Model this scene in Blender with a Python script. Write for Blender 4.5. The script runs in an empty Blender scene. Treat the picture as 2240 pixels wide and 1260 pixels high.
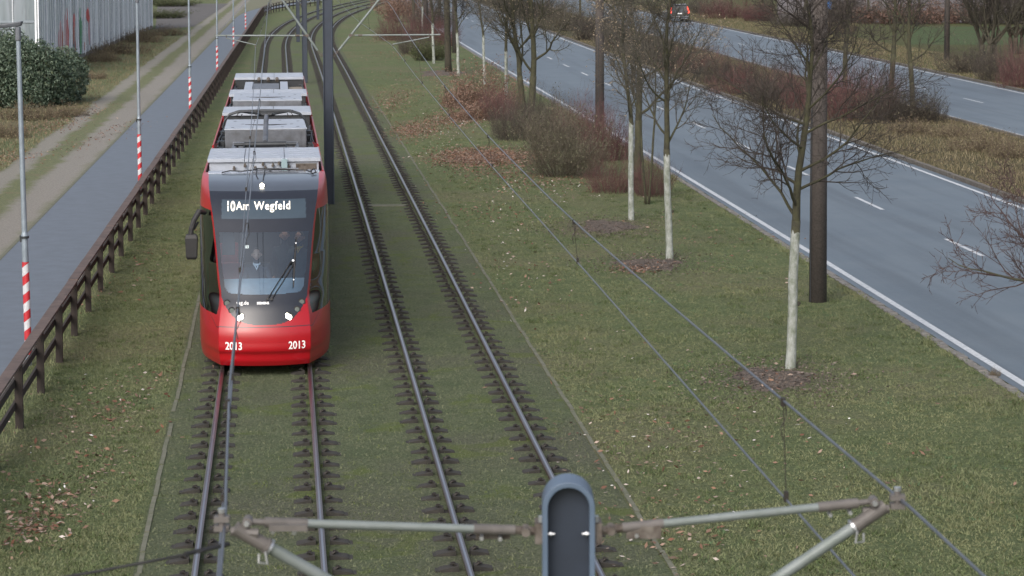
import bpy, bmesh, math, random
import numpy as np
from mathutils import Vector, Matrix

S = bpy.context.scene
COL = S.collection

# ------------------------------------------------------------------ camera
FPX = 5289.0                      # focal length in pixels of the 2240 px wide photo
TH = math.atan(.08)
H = 7.35
ROLL = .004
PV = -115 + FPX * .08             # principal point (the photo is a rising-front crop)
F_ = np.array([0, math.cos(TH), -math.sin(TH)])
U_ = np.array([0, math.sin(TH), math.cos(TH)])
R_ = np.array([1., 0, 0])
U2 = U_ + ROLL * R_
R2 = R_ - ROLL * U_


def G(u, v, z=0.):
    """photo pixel -> point on the plane of height z"""
    d = F_ + R2 * (u - 1120) / FPX + U2 * (PV - v) / FPX
    t = (z - H) / d[2]
    p = d * t
    return (p[0], p[1], z)


cd = bpy.data.cameras.new('camera')
cam = bpy.data.objects.new('camera', cd)
COL.objects.link(cam)
cd.sensor_width = 36
cd.lens = FPX / 2240 * 36
cd.shift_y = -(630 - PV) / 2240
cd.clip_start = .5
cd.clip_end = 3000
m = Matrix(((R2[0], U2[0], -F_[0], 0), (R2[1], U2[1], -F_[1], 0), (R2[2], U2[2], -F_[2], H), (0, 0, 0, 1)))
cam.matrix_world = m
cd.dof.use_dof = True
cd.dof.focus_distance = 48
cd.dof.aperture_fstop = 5.2
S.camera = cam

# ------------------------------------------------------------------ light
W = bpy.data.worlds.new('World')
S.world = W
W.use_nodes = True
nt = W.node_tree
nt.nodes.clear()
sky = nt.nodes.new('ShaderNodeTexSky')
sky.sky_type = 'NISHITA'
sky.sun_disc = False
SUN_EL, SUN_AZ = math.radians(38), math.radians(200)
sky.sun_elevation = SUN_EL
sky.sun_rotation = SUN_AZ
sky.air_density = 1.0
sky.dust_density = 6.0
sky.ozone_density = 1.6
bg = nt.nodes.new('ShaderNodeBackground')
bg.inputs[1].default_value = .15
wo = nt.nodes.new('ShaderNodeOutputWorld')
hs = nt.nodes.new('ShaderNodeHueSaturation')     # thin overcast: most of the blue is gone
hs.inputs['Saturation'].default_value = .60
nt.links.new(sky.outputs[0], hs.inputs['Color'])
nt.links.new(hs.outputs[0], bg.inputs[0])
nt.links.new(bg.outputs[0], wo.inputs[0])
ld = bpy.data.lights.new('sun', 'SUN')
ld.energy = .5
ld.angle = math.radians(40)
ld.color = (1, .96, .92)
sun = bpy.data.objects.new('sun', ld)
COL.objects.link(sun)
sd = Vector((math.sin(SUN_AZ) * math.cos(SUN_EL), math.cos(SUN_AZ) * math.cos(SUN_EL), math.sin(SUN_EL)))
sun.rotation_euler = sd.to_track_quat('Z', 'Y').to_euler()
S.view_settings.view_transform = 'Standard'
S.view_settings.look = 'None'
S.view_settings.exposure = .62
S.view_settings.gamma = 1
S.render.engine = 'CYCLES'
S.cycles.max_bounces = 6
S.cycles.transparent_max_bounces = 12
S.cycles.use_denoising = True


# ------------------------------------------------------------------ materials
def newmat(name):
    mt = bpy.data.materials.new(name)
    mt.use_nodes = True
    n = mt.node_tree
    b = n.nodes['Principled BSDF']
    return mt, n, b


def ramp(n, fac, stops):
    r = n.nodes.new('ShaderNodeValToRGB')
    e = r.color_ramp.elements
    while len(e) < len(stops):
        e.new(.5)
    for i, (p, c) in enumerate(stops):
        e[i].position = p
        e[i].color = (*c, 1) if len(c) == 3 else c
    n.links.new(fac, r.inputs[0])
    return r.outputs[0]


def noise(n, scale, detail=4, rough=.6, vec=None, dist=0):
    t = n.nodes.new('ShaderNodeTexNoise')
    t.inputs['Scale'].default_value = scale
    t.inputs['Detail'].default_value = detail
    t.inputs['Roughness'].default_value = rough
    t.inputs['Distortion'].default_value = dist
    if vec is not None:
        n.links.new(vec, t.inputs['Vector'])
    return t.outputs['Fac']


def mixc(n, fac, a, b, mode='MIX'):
    x = n.nodes.new('ShaderNodeMix')
    x.data_type = 'RGBA'
    x.blend_type = mode
    for s, i in ((fac, 0), (a, 6), (b, 7)):
        if isinstance(s, (int, float)):
            x.inputs[i].default_value = s
        elif isinstance(s, tuple):
            x.inputs[i].default_value = (*s, 1)
        else:
            n.links.new(s, x.inputs[i])
    return x.outputs[2]


def mth(n, op, a, b=None):
    x = n.nodes.new('ShaderNodeMath')
    x.operation = op
    for i, s in enumerate((a, b)):
        if s is None:
            continue
        if isinstance(s, (int, float)):
            x.inputs[i].default_value = s
        else:
            n.links.new(s, x.inputs[i])
    return x.outputs[0]


def objvec(n, scale=(1, 1, 1)):
    tc = n.nodes.new('ShaderNodeTexCoord')
    mp = n.nodes.new('ShaderNodeMapping')
    mp.inputs['Scale'].default_value = scale
    n.links.new(tc.outputs['Object'], mp.inputs[0])
    return mp.outputs[0]


def bump(n, b, h, strength=.5, dist=.02):
    x = n.nodes.new('ShaderNodeBump')
    x.inputs['Strength'].default_value = strength
    x.inputs['Distance'].default_value = dist
    n.links.new(h, x.inputs['Height'])
    n.links.new(x.outputs[0], b.inputs['Normal'])


def M(name, c, rough=.6, metal=0., var=0., vs=6., c2=None, bs=0., bd=.01, stretch=(1, 1, 1), coat=0., emit=None, es=1.):
    """plain procedural material: base colour broken up by noise, optional bump"""
    mt, n, b = newmat(name)
    v = objvec(n, stretch)
    f = noise(n, vs, 5, .65, v)
    c2 = c2 or tuple(x * (1 - var) for x in c)
    col = ramp(n, f, [(.35, c), (.65, c2)])
    n.links.new(col, b.inputs['Base Color'])
    b.inputs['Roughness'].default_value = rough
    b.inputs['Metallic'].default_value = metal
    b.inputs['Coat Weight'].default_value = coat
    b.inputs['Coat Roughness'].default_value = .05
    if bs:
        bump(n, b, noise(n, vs * 3, 4, .7, v), bs, bd)
    if emit:
        b.inputs['Emission Color'].default_value = (*emit, 1)
        b.inputs['Emission Strength'].default_value = es
    return mt


# --- grass: large patches of green, olive and brown with fine mottling
def grassmat(name, g1, g2, br, mossy=0., fine=1.):
    mt, n, b = newmat(name)
    v = objvec(n)
    big = noise(n, .22, 4, .6, v)
    mid = noise(n, 1.6, 5, .7, v)
    fin = noise(n, 14 * fine, 6, .75, v)
    vf = noise(n, 60, 4, .8, v)
    c = ramp(n, mid, [(.36, g1), (.62, g2)])
    c = mixc(n, ramp(n, big, [(.46, (0, 0, 0)), (.62, (1, 1, 1))]), c, br)
    c = mixc(n, ramp(n, fin, [(.42, (.8, .8, .8)), (.62, (0, 0, 0))]), c, tuple(x * .5 for x in g1))
    c = mixc(n, ramp(n, vf, [(.56, (0, 0, 0)), (.72, (.5, .5, .5))]), c, tuple(min(1, x * 1.5 + .01) for x in g2))
    if mossy:
        mo = noise(n, .9, 3, .6, v, 1.)
        c = mixc(n, mth(n, 'MULTIPLY', ramp(n, mo, [(.56, (0, 0, 0)), (.66, (1, 1, 1))]), mossy), c, (.10, .135, .02))
    n.links.new(c, b.inputs['Base Color'])
    b.inputs['Roughness'].default_value = .95
    b.inputs['Specular IOR Level'].default_value = .15
    h = mth(n, 'ADD', fin, mth(n, 'MULTIPLY', vf, .5))
    bump(n, b, h, .9, .05)
    return mt


GRASS = grassmat('grass_ground', (.104, .136, .062), (.166, .194, .096), (.182, .170, .104))
TRACKG = grassmat('track_grass', (.100, .128, .068), (.158, .178, .106), (.138, .138, .102), mossy=.45, fine=1.5)
MEDG = grassmat('median_grass', (.075, .075, .035), (.115, .105, .06), (.105, .08, .055))
FIELDG = grassmat('field_green', (.06, .095, .04), (.10, .13, .06), (.09, .10, .05), fine=.3)
FARG = grassmat('far_grass', (.07, .085, .03), (.11, .11, .05), (.10, .085, .05), fine=.4)


def roadmat():
    mt, n, b = newmat('asphalt_road')
    v = objvec(n)
    tc = n.nodes.new('ShaderNodeTexCoord'); sp = n.nodes.new('ShaderNodeSeparateXYZ'); cb_ = n.nodes.new('ShaderNodeCombineXYZ')
    n.links.new(tc.outputs['Object'], sp.inputs[0])
    n.links.new(mth(n, 'ADD', sp.outputs[0], mth(n, 'MULTIPLY', sp.outputs[1], .088)), cb_.inputs[0])
    n.links.new(mth(n, 'MULTIPLY', sp.outputs[1], .035), cb_.inputs[1])
    vs = cb_.outputs[0]
    a = noise(n, .5, 4, .6, v)
    c = ramp(n, a, [(.35, (.084, .110, .136)), (.65, (.104, .130, .154))])
    st = noise(n, 1.1, 3, .6, vs)
    c = mixc(n, ramp(n, st, [(.46, (0, 0, 0)), (.66, (.75, .75, .75))]), c, (.058, .074, .092))
    md = noise(n, 5, 5, .75, v)
    c = mixc(n, ramp(n, md, [(.5, (0, 0, 0)), (.75, (.4, .4, .4))]), c, (.13, .15, .165))
    f = noise(n, 90, 3, .8, v)
    c = mixc(n, ramp(n, f, [(.6, (0, 0, 0)), (.78, (.5, .5, .5))]), c, (.25, .27, .28))
    n.links.new(c, b.inputs['Base Color'])
    b.inputs['Roughness'].default_value = .55
    bump(n, b, f, .3, .005)
    return mt


ROAD = roadmat()
PATH = M('path_asphalt', (.110, .130, .158), .6, var=.18, vs=2.2, bs=.25, bd=.004)


def rutmat():
    """dirt track: two pale wheel ruts with grass between, in a skewed coordinate along the track"""
    mt, n, b = newmat('gravel_ruts')
    tc = n.nodes.new('ShaderNodeTexCoord')
    sp = n.nodes.new('ShaderNodeSeparateXYZ')
    n.links.new(tc.outputs['Object'], sp.inputs[0])
    s = mth(n, 'ADD', sp.outputs[0], mth(n, 'MULTIPLY', sp.outputs[1], .0868))
    v = tc.outputs['Object']
    wob = mth(n, 'MULTIPLY', mth(n, 'SUBTRACT', noise(n, .35, 4, .65, v), .5), 1.0)
    wob2 = mth(n, 'MULTIPLY', mth(n, 'SUBTRACT', noise(n, 3.5, 5, .7, v), .5), .55)
    s = mth(n, 'ADD', mth(n, 'ADD', s, wob), wob2)
    sc = mth(n, 'MULTIPLY_ADD', s, .2)
    sc.node.inputs[2].default_value = 2.4        # s=-12 -> 0, s=-7 -> 1
    k = ramp(n, sc, [(.38, (0, 0, 0)), (.43, (.9, .9, .9)), (.52, (.9, .9, .9)), (.58, (.05, .05, .05)), (.69, (.1, .1, .1)), (.75, (.95, .95, .95)), (.90, (1, 1, 1)), (.97, (.4, .4, .4))])
    fin = noise(n, 16, 6, .75, v)
    gr = ramp(n, fin, [(.35, (.13, .122, .105)), (.6, (.215, .202, .182)), (.75, (.30, .285, .265))])
    gs = ramp(n, noise(n, 9, 5, .75, v), [(.38, (.05, .065, .025)), (.62, (.125, .135, .05))])
    br = ramp(n, noise(n, 1.2, 5, .7, v), [(.55, (0, 0, 0)), (.66, (.7, .7, .7))])
    gs = mixc(n, br, gs, (.13, .085, .05))
    n.links.new(mixc(n, k, gs, gr), b.inputs['Base Color'])
    b.inputs['Roughness'].default_value = .95
    bump(n, b, fin, .7, .03)
    return mt


RUTS = rutmat()
SOIL = M('mulch_soil', (.06, .05, .042), .95, c2=(.13, .10, .08), vs=9, bs=.9, bd=.05)
STONE = M('kerb_stone', (.20, .19, .18), .9, c2=(.10, .095, .085), vs=7, bs=.5, bd=.01)
DKERB = M('dark_kerb_stone', (.085, .075, .068), .9, c2=(.13, .12, .10), vs=5, bs=.5, bd=.01)
EDGE = M('concrete_edging', (.125, .125, .095), .9, c2=(.085, .092, .056), vs=5, bs=.5, bd=.01)
PAINT = M('road_paint', (.50, .52, .54), .7, c2=(.32, .35, .38), vs=14)
RAILTOP = M('polished_rail', (.42, .40, .43), .28, 1., c2=(.28, .27, .31), vs=.8, stretch=(1, .2, 1))
RAILHEAD = M('rail_head_steel', (.17, .145, .145), .35, .8, c2=(.11, .09, .09), vs=2, stretch=(1, .2, 1))
RAILSIDE = M('rusty_rail', (.085, .056, .045), .8, .2, c2=(.055, .040, .036), vs=3)
SLEEP = M('sleeper_concrete', (.034, .031, .027), .9, c2=(.018, .017, .015), vs=8, bs=.5)
CLIP = M('clip_steel', (.040, .035, .031), .6, .5, var=.3)
WOOD = M('brown_timber', (.034, .025, .022), .85, c2=(.020, .016, .014), vs=5, stretch=(3, 3, .6), bs=.4)
WOODTOP = M('worn_timber_top', (.115, .080, .066), .7, c2=(.06, .042, .036), vs=4, bs=.3)
GALV = M('galvanised_steel', (.26, .31, .36), .5, .35, var=.25, vs=3)
RED = M('tram_red_paint', (.34, .004, .010), .34, 0, c2=(.29, .0035, .009), vs=.6, coat=.22)
MASKB = M('black_gloss_panel', (.014, .017, .026), .38, 0, var=.1, coat=.25)
CAPG = M('roof_fairing_grey', (.06, .072, .092), .28, 0, var=.15, coat=.5, vs=2)
ALU = M('roof_aluminium', (.37, .41, .48), .5, .15, c2=(.31, .34, .39), vs=4, bs=.1)
ALUD = M('dirty_aluminium', (.15, .165, .195), .5, .2, c2=(.085, .09, .10), vs=3.5, bs=.2)
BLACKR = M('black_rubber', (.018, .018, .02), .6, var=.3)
DARKM = M('dark_metal', (.045, .05, .056), .5, .4, var=.3)
RUSTY = M('rusty_fitting', (.055, .042, .034), .8, .2, c2=(.16, .145, .13), vs=14)
WHITE = M('white_lettering', (.8, .8, .8), .5)
LIT = M('lit_letters', (.5, .5, .45), .5, emit=(1, .90, .74), es=1.0)
DISP = M('display_panel', (.040, .060, .080), .35, 0, var=.1, coat=.5)
LAMPW = M('lit_headlamp', (.9, .9, .8), .3, emit=(1, .92, .72), es=5.)
LENS = M('unlit_lamp_glass', (.12, .15, .15), .1, .3, var=.3, coat=.8)
REDTAIL = M('lit_tail_lamp', (.8, .05, .03), .3, emit=(1, .07, .04), es=3.)
INTD = M('interior_dark', (.05, .06, .075), .7, var=.2)
DASH = M('dashboard_grey', (.22, .29, .34), .6, var=.15)
SEATR = M('red_seat', (.45, .04, .06), .7, var=.2)
INTL = M('cabin_light', (.9, .8, .7), .5, emit=(1, .72, .5), es=8.)
SKIN = M('skin', (.50, .30, .22), .55, var=.12)
HAIR = M('hair', (.06, .045, .035), .8, var=.3)
JACK = M('dark_jacket', (.035, .04, .055), .85, var=.3)
JACK2 = M('teal_jacket', (.035, .06, .075), .85, var=.3)
SHIRT = M('white_collar', (.6, .62, .66), .8, var=.1)
SCARF = M('yellow_scarf', (.55, .42, .08), .9, var=.3)
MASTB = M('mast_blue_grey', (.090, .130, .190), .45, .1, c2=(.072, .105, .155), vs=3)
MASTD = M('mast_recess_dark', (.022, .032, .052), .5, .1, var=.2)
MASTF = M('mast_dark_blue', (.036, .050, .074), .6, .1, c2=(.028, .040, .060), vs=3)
TUBE = M('grey_tube', (.19, .215, .22), .55, .2, c2=(.14, .165, .155), vs=4)
SLEEVE = M('brown_insulator', (.125, .115, .110), .6, 0, c2=(.08, .074, .07), vs=6)
BOLT = M('bright_bolt', (.5, .52, .55), .35, .8, var=.2)
WIRE = M('catenary_wire', (.15, .165, .20), .4, .6, var=.2)
POLEB = M('brown_concrete_pole', (.052, .044, .042), .9, c2=(.085, .074, .068), vs=26, bs=.35)
WWASH = M('whitewashed_bark', (.33, .35, .34), .95, c2=(.14, .16, .125), vs=5, stretch=(1.6, 1.6, 1), bs=.9, bd=.01)
BARK = M('olive_bark', (.058, .058, .030), .95, c2=(.032, .030, .021), vs=6, bs=.6, bd=.02)
BARKD = M('dark_bark', (.035, .032, .024), .95, c2=(.055, .05, .034), vs=6, bs=.6, bd=.02)
TWIG = M('twig_brown', (.040, .031, .027), .9, c2=(.026, .022, .019), vs=2)
TWIGR = M('twig_reddish', (.055, .034, .032), .85, var=.2, vs=2)
TWIGG = M('twig_grey', (.062, .057, .046), .85, var=.25, vs=2)


def leafmat(name, cols, rough=.7, patches=None):
    mt, n, b = newmat(name)
    g = n.nodes.new('ShaderNodeNewGeometry')
    st = [(i / max(1, len(cols) - 1), c) for i, c in enumerate(cols)]
    c = ramp(n, g.outputs['Random Per Island'], st)
    if patches:                      # broad patches where another growth dominates
        v = objvec(n)
        k = ramp(n, noise(n, .38, 4, .65, v), [(.42, (0, 0, 0)), (.6, (1, 1, 1))])
        c = mixc(n, mth(n, 'MULTIPLY', k, .62), c, patches[0])
        k = ramp(n, noise(n, 1.3, 4, .7, v, .6), [(.54, (0, 0, 0)), (.68, (1, 1, 1))])
        c = mixc(n, mth(n, 'MULTIPLY', k, .6), c, patches[1])
    n.links.new(c, b.inputs['Base Color'])
    b.inputs['Roughness'].default_value = rough
    b.inputs['Specular IOR Level'].default_value = .25
    return mt


BLADES = leafmat('grass_blades', [(.090, .112, .05), (.105, .13, .058), (.122, .146, .068), (.148, .166, .088), (.12, .122, .072), (.132, .155, .077)], patches=((.172, .178, .094), (.086, .124, .050)))
MOSSB = leafmat('moss_blades', [(.084, .10, .054), (.098, .116, .063), (.116, .132, .073), (.142, .15, .095), (.115, .14, .057), (.105, .108, .075)], patches=((.138, .146, .09), (.086, .12, .054)))
STRAW = leafmat('dry_grass_blades', [(.08, .075, .035), (.14, .12, .07), (.20, .17, .11), (.10, .075, .045)])
LITTER = leafmat('fallen_leaves', [(.15, .07, .045), (.11, .06, .042), (.22, .135, .095), (.09, .06, .045), (.30, .24, .20), (.17, .085, .05)])
LITTERP = leafmat('pale_fallen_leaves', [(.30, .22, .17), (.48, .44, .42), (.22, .15, .10), (.62, .62, .62)])
EVERG = leafmat('evergreen_leaves', [(.028, .05, .032), (.05, .078, .05), (.085, .12, .085), (.13, .17, .13), (.06, .075, .038)], .55)
BEECH = leafmat('beech_leaves', [(.16, .085, .060), (.21, .13, .095), (.11, .062, .046), (.21, .15, .12), (.28, .20, .16)])
SHLEAF = leafmat('sparse_leaves', [(.065, .065, .04), (.10, .10, .06), (.14, .125, .085), (.07, .055, .045)])
KEYS = leafmat('seed_keys', [(.20, .16, .11), (.28, .23, .17), (.14, .11, .08)])
STEMR = leafmat('red_stems', [(.080, .032, .036), (.11, .045, .048), (.055, .040, .035), (.12, .062, .06), (.07, .045, .042)])
STEMO = leafmat('olive_stems', [(.075, .072, .05), (.055, .048, .036), (.11, .10, .075), (.07, .048, .045)])
STEMG = leafmat('grey_stems', [(.055, .048, .042), (.085, .075, .062), (.038, .033, .03), (.07, .05, .045)])
STEMB = leafmat('brown_stems', [(.10, .065, .05), (.07, .05, .04), (.13, .09, .07)])


def glassmat(name, tint=(.55, .66, .75), op=.25, refl=1.):
    mt = bpy.data.materials.new(name)
    mt.use_nodes = True
    n = mt.node_tree
    n.nodes.clear()
    o = n.nodes.new('ShaderNodeOutputMaterial')
    tr = n.nodes.new('ShaderNodeBsdfTransparent')
    tr.inputs[0].default_value = (*tint, 1)
    gl = n.nodes.new('ShaderNodeBsdfGlossy')
    gl.inputs['Roughness'].default_value = .03
    gl.inputs['Color'].default_value = (.85, .93, 1, 1)
    fr = n.nodes.new('ShaderNodeFresnel')
    fr.inputs[0].default_value = 1.6
    k = mth(n, 'ADD', mth(n, 'MULTIPLY', fr.outputs[0], refl), op)
    k.node.use_clamp = True
    mx = n.nodes.new('ShaderNodeMixShader')
    n.links.new(k, mx.inputs[0])
    n.links.new(tr.outputs[0], mx.inputs[1])
    n.links.new(gl.outputs[0], mx.inputs[2])
    n.links.new(mx.outputs[0], o.inputs[0])
    return mt


GLASS = glassmat('windscreen_glass', (.60, .74, .86), .10)
DGLASS = glassmat('dark_side_glass', (.25, .28, .28), .03)


# ------------------------------------------------------------------ mesh helpers
class MB:
    def __init__(s):
        s.v = []; s.f = []; s.ch = []

    def add(s, vs, fs):
        k = len(s.v)
        s.v.extend([tuple(p) for p in vs])
        n0 = len(s.f)
        s.f.extend([tuple(i + k for i in f) for f in fs])
        s.ch.append((k, len(s.v), n0, len(s.f)))
        return s

    def box(s, x0, x1, y0, y1, z0, z1, rz=0, c=None):
        vs = [(x, y, z) for z in (z0, z1) for y in (y0, y1) for x in (x0, x1)]
        if rz:
            ca, sa = math.cos(rz), math.sin(rz)
            cx, cy = c or ((x0 + x1) / 2, (y0 + y1) / 2)
            vs = [(cx + (x - cx) * ca - (y - cy) * sa, cy + (x - cx) * sa + (y - cy) * ca, z) for x, y, z in vs]
        return s.add(vs, [(0, 2, 3, 1), (4, 5, 7, 6), (0, 1, 5, 4), (2, 6, 7, 3), (0, 4, 6, 2), (1, 3, 7, 5)])

    def tube(s, pts, r, n=8, cap=True):
        pts = np.array(pts, float)
        m_ = len(pts)
        r = np.full(m_, r, float) if np.isscalar(r) else np.array(r, float)
        t = np.gradient(pts, axis=0)
        t /= np.linalg.norm(t, axis=1)[:, None] + 1e-12
        ref = np.array([0, 0, 1.]) if abs(t[:, 2]).mean() < .8 else np.array([0, 1., 0])
        a = np.cross(t, ref); a /= np.linalg.norm(a, axis=1)[:, None] + 1e-12
        b = np.cross(t, a)
        ang = np.arange(n) * 2 * math.pi / n
        V = pts[:, None] + r[:, None, None] * (a[:, None] * np.cos(ang)[None, :, None] + b[:, None] * np.sin(ang)[None, :, None])
        fs = [(i * n + j, i * n + (j + 1) % n, (i + 1) * n + (j + 1) % n, (i + 1) * n + j) for i in range(m_ - 1) for j in range(n)]
        if cap:
            fs += [tuple(range(n))[::-1], tuple((m_ - 1) * n + j for j in range(n))]
        return s.add(V.reshape(-1, 3), fs)

    def disc(s, c, nrm, r, t=.01, n=20):
        c = np.array(c, float); nrm = np.array(nrm, float); nrm /= np.linalg.norm(nrm)
        return s.tube([c, c + nrm * t], r, n)

    def prism(s, poly, y0, y1):
        """xz outline extruded along y"""
        k = len(poly)
        vs = [(x, y0, z) for x, z in poly] + [(x, y1, z) for x, z in poly]
        fs = [tuple(range(k)), tuple(range(k, 2 * k))[::-1]] + [(i, i + k, (i + 1) % k + k, (i + 1) % k) for i in range(k)]
        return s.add(vs, fs)

    def mesh(s, name, smooth=False):
        me = bpy.data.meshes.new(name)
        me.from_pydata(s.v, [], s.f)
        if smooth:
            me.shade_smooth()
        return me


def npmesh(name, V, k):
    """V (n*k,3): n separate k-gons"""
    V = np.asarray(V, np.float32)
    nf = len(V) // k
    me = bpy.data.meshes.new(name)
    me.vertices.add(len(V)); me.vertices.foreach_set('co', V.ravel())
    me.loops.add(len(V)); me.loops.foreach_set('vertex_index', np.arange(len(V), dtype=np.int32))
    me.polygons.add(nf); me.polygons.foreach_set('loop_start', np.arange(nf, dtype=np.int32) * k)
    me.update(calc_edges=True)
    return me


def ob(name, mesh, mat=None, parent=None, smooth=False, bev=0, normals=True, loc=None):
    if isinstance(mesh, MB):
        mesh = mesh.mesh(name, smooth)
        if normals:
            bm = bmesh.new(); bm.from_mesh(mesh)
            bmesh.ops.recalc_face_normals(bm, faces=bm.faces)
            bm.to_mesh(mesh); bm.free()
    o = bpy.data.objects.new(name, mesh)
    if mat is not None:
        mesh.materials.append(mat)
    COL.objects.link(o)
    if parent:
        o.parent = parent
    if loc:
        o.location = loc
    if bev:
        md = o.modifiers.new('bevel', 'BEVEL'); md.width = bev; md.segments = 2; md.limit_method = 'ANGLE'
    return o


def obs(name, mb, mat=None, parent=None, **k):
    """every solid collected in mb becomes a part of its own"""
    r = None
    for (a, b, c, d) in mb.ch:
        q = MB(); q.v = mb.v[a:b]; q.f = [tuple(i - a for i in f) for f in mb.f[c:d]]
        r = ob(name, q, mat, parent, **k)
    return r


def tag(o, label, cat, group=None):
    o['label'] = label; o['category'] = cat
    if group:
        o['group'] = group
    return o


def thing(name, loc, label, cat, group=None, rz=0):
    o = bpy.data.objects.new(name, None)
    COL.objects.link(o)
    o.location = loc; o.rotation_euler = (0, 0, rz)
    o.empty_display_size = .2
    return tag(o, label, cat, group)


def struct(name, mesh, mat, kind='structure', **k):
    o = ob(name, mesh, mat, **k)
    o['kind'] = kind
    return o


def copy_tree(o, loc, rz=0, sc=1, label=None, group=None, parent=None):
    c = o.copy(); COL.objects.link(c)
    if parent:
        c.parent = parent
    else:
        c.location = loc; c.rotation_euler = (0, 0, rz)
        c.scale = (sc, sc, sc) if np.isscalar(sc) else sc
        c['label'] = label
        if group:
            c['group'] = group
    for ch in list(o.children):
        copy_tree(ch, None, parent=c)
    return c


rnd = random.Random(7)
RG = np.random.default_rng(11)


# ------------------------------------------------------------------ layout curves
def polyx(co, lo, hi):
    dc = np.polyder(co)

    def f(y):
        y = np.asarray(y, float)
        yc = np.clip(y, lo, hi)
        return np.polyval(co, yc) + np.polyval(dc, yc) * (y - yc)
    return f


nn = polyx([3.436e-07, -1.3644e-04, -.069067, 11.5245], 40, 190)
nf = polyx([5.393e-07, -1.98775e-04, -.058193, 18.933], 68, 215)
nd = lambda y: (nn(y) + nf(y)) / 2
fn = polyx([5.572e-05, -.088419, 27.5196], 90, 150)
ff = polyx([-6.2038e-05, -.045228, 31.7061], 100, 237)
fd = lambda y: (fn(y) + ff(y)) / 2


def ribbon(fa, fb, ys, z, nx=1):
    V = []; Fc = []
    for y in ys:
        a, b = float(fa(y)), float(fb(y))
        for i in range(nx + 1):
            V.append((a + (b - a) * i / nx, y, z))
    for j in range(len(ys) - 1):
        for i in range(nx):
            k = j * (nx + 1) + i
            Fc.append((k, k + 1, k + nx + 2, k + nx + 1))
    return MB().add(V, Fc)


def off(f, d):
    return lambda y: f(y) + d


YS = list(np.arange(14, 460, 4.))
# ground
struct('ground', MB().add([(-900, -60, 0), (900, -60, 0), (900, 1500, 0), (-900, 1500, 0)], [(0, 1, 2, 3)]), GRASS)
struct('median_ground', ribbon(off(nf, .3), off(fn, -.35), YS, .006), MEDG)
struct('far_verge_ground', ribbon(off(ff, .35), off(ff, 60), YS, .006), FARG)
# roads
struct('near_road', ribbon(off(nn, -.22), off(nf, .33), YS, .012), ROAD)
struct('far_road', ribbon(off(fn, -.33), off(ff, .33), YS, .012), ROAD)
mk = MB()
for f_, a, b in ((nn, -.06, .09), (nf, -.07, .07), (fn, -.07, .07), (ff, -.07, .07)):
    r_ = ribbon(off(f_, a), off(f_, b), YS, .016)
    mk.add(r_.v, r_.f)
for k in range(-4, 26):
    y0 = 56.9 + 10.2 * k
    r_ = ribbon(off(nd, -.06), off(nd, .06), [y0, y0 + 1.7, y0 + 3.4], .016)
    mk.add(r_.v, r_.f)
for k in range(-3, 22):
    y0 = 112.8 + 11.2 * k
    r_ = ribbon(off(fd, -.06), off(fd, .06), [y0, y0 + 1.7, y0 + 3.6], .016)
    mk.add(r_.v, r_.f)
struct('road_markings', mk, PAINT)


# kerbs: rows of stones following a curve
def stones(name, f_, x0, x1, h, L, mat, y0, y1, gap=.012, jit=.01, bev=.006):
    mb = MB()
    y = y0
    while y < y1:
        xa, xb = float(f_(y)), float(f_(y + L))
        j = rnd.uniform(-jit, jit); hz = h + rnd.uniform(-jit, jit) * .6
        ang = math.atan2(-(xb - xa), L)
        xm = (xa + xb) / 2
        mb.box(xm + x0 + j, xm + x1 + j, y + gap / 2, y + L - gap / 2, -.05, hz, ang, (xm + (x0 + x1) / 2, y + L / 2))
        y += L
    return struct(name, mb, mat, normals=False)


stones('kerb_setts', nn, -.40, -.24, .020, .22, STONE, 24, 200, jit=.018)
stones('median_kerb', nf, .345, .50, .13, 1.0, DKERB, 50, 330)
stones('median_kerb_far_side', fn, -.50, -.345, .12, 1.0, DKERB, 70, 330)
stones('far_verge_kerb', ff, .345, .50, .13, 1.0, DKERB, 90, 400)

# ---- left side: cycle path, edge strips, ruts
lin = lambda a, b=.0855: (lambda y: a - b * np.asarray(y, float))
def bend(a, b=.0855, y1=258, k=.0022):
    def f(y):
        y = np.asarray(y, float)
        e = np.maximum(0, y - y1)
        return a - b * y + k * e * e * .5 * np.where(e < 80, 1, 1)
    return f


struct('cycle_path', ribbon(bend(-7.27), bend(-5.15), YS, .012), PATH)
struct('path_edging', ribbon(bend(-7.37), bend(-7.27), YS, .018), EDGE)
stones('path_kerb', bend(-5.15), .0, .10, .03, 1.0, STONE, 22, 262)
struct('dirt_track', ribbon(lin(-10.6, .0868), bend(-7.37), YS, .005), RUTS)


# ---- tracks
CU0, CUR = 175., 1060.
def mid_x(y):
    y = np.asarray(y, float)
    e = np.maximum(0, y - CU0)
    return 1.40 - .0962 * y + e * e / (2 * CUR)


def mid_dir(y):
    e = max(0, y - CU0)
    d = Vector((-.0962 + e / CUR, 1, 0)); d.normalize()
    return d


def trk(y, o):
    """point offset o metres to the right of the mast line"""
    d = mid_dir(y)
    return Vector((float(mid_x(y)) + d.y * o, y - d.x * o, 0))


def strip(o0, o1, y0, y1, z, step=3):
    V = []; Fc = []
    ys = np.arange(y0, y1 + step, step)
    for y in ys:
        V += [tuple(trk(y, o0) + Vector((0, 0, z))), tuple(trk(y, o1) + Vector((0, 0, z)))]
    Fc = [(2 * i, 2 * i + 1, 2 * i + 3, 2 * i + 2) for i in range(len(ys) - 1)]
    return MB().add(V, Fc)


TO = 1.66
def dr(y, side):
    return float(np.interp(y, [28, 33, 56, 80, 100, 140], [-.16, -.14, -.06, 0, .04, .11])) if side > 0 else float(np.interp(y, [30, 60], [-.03, -.01]))


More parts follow.
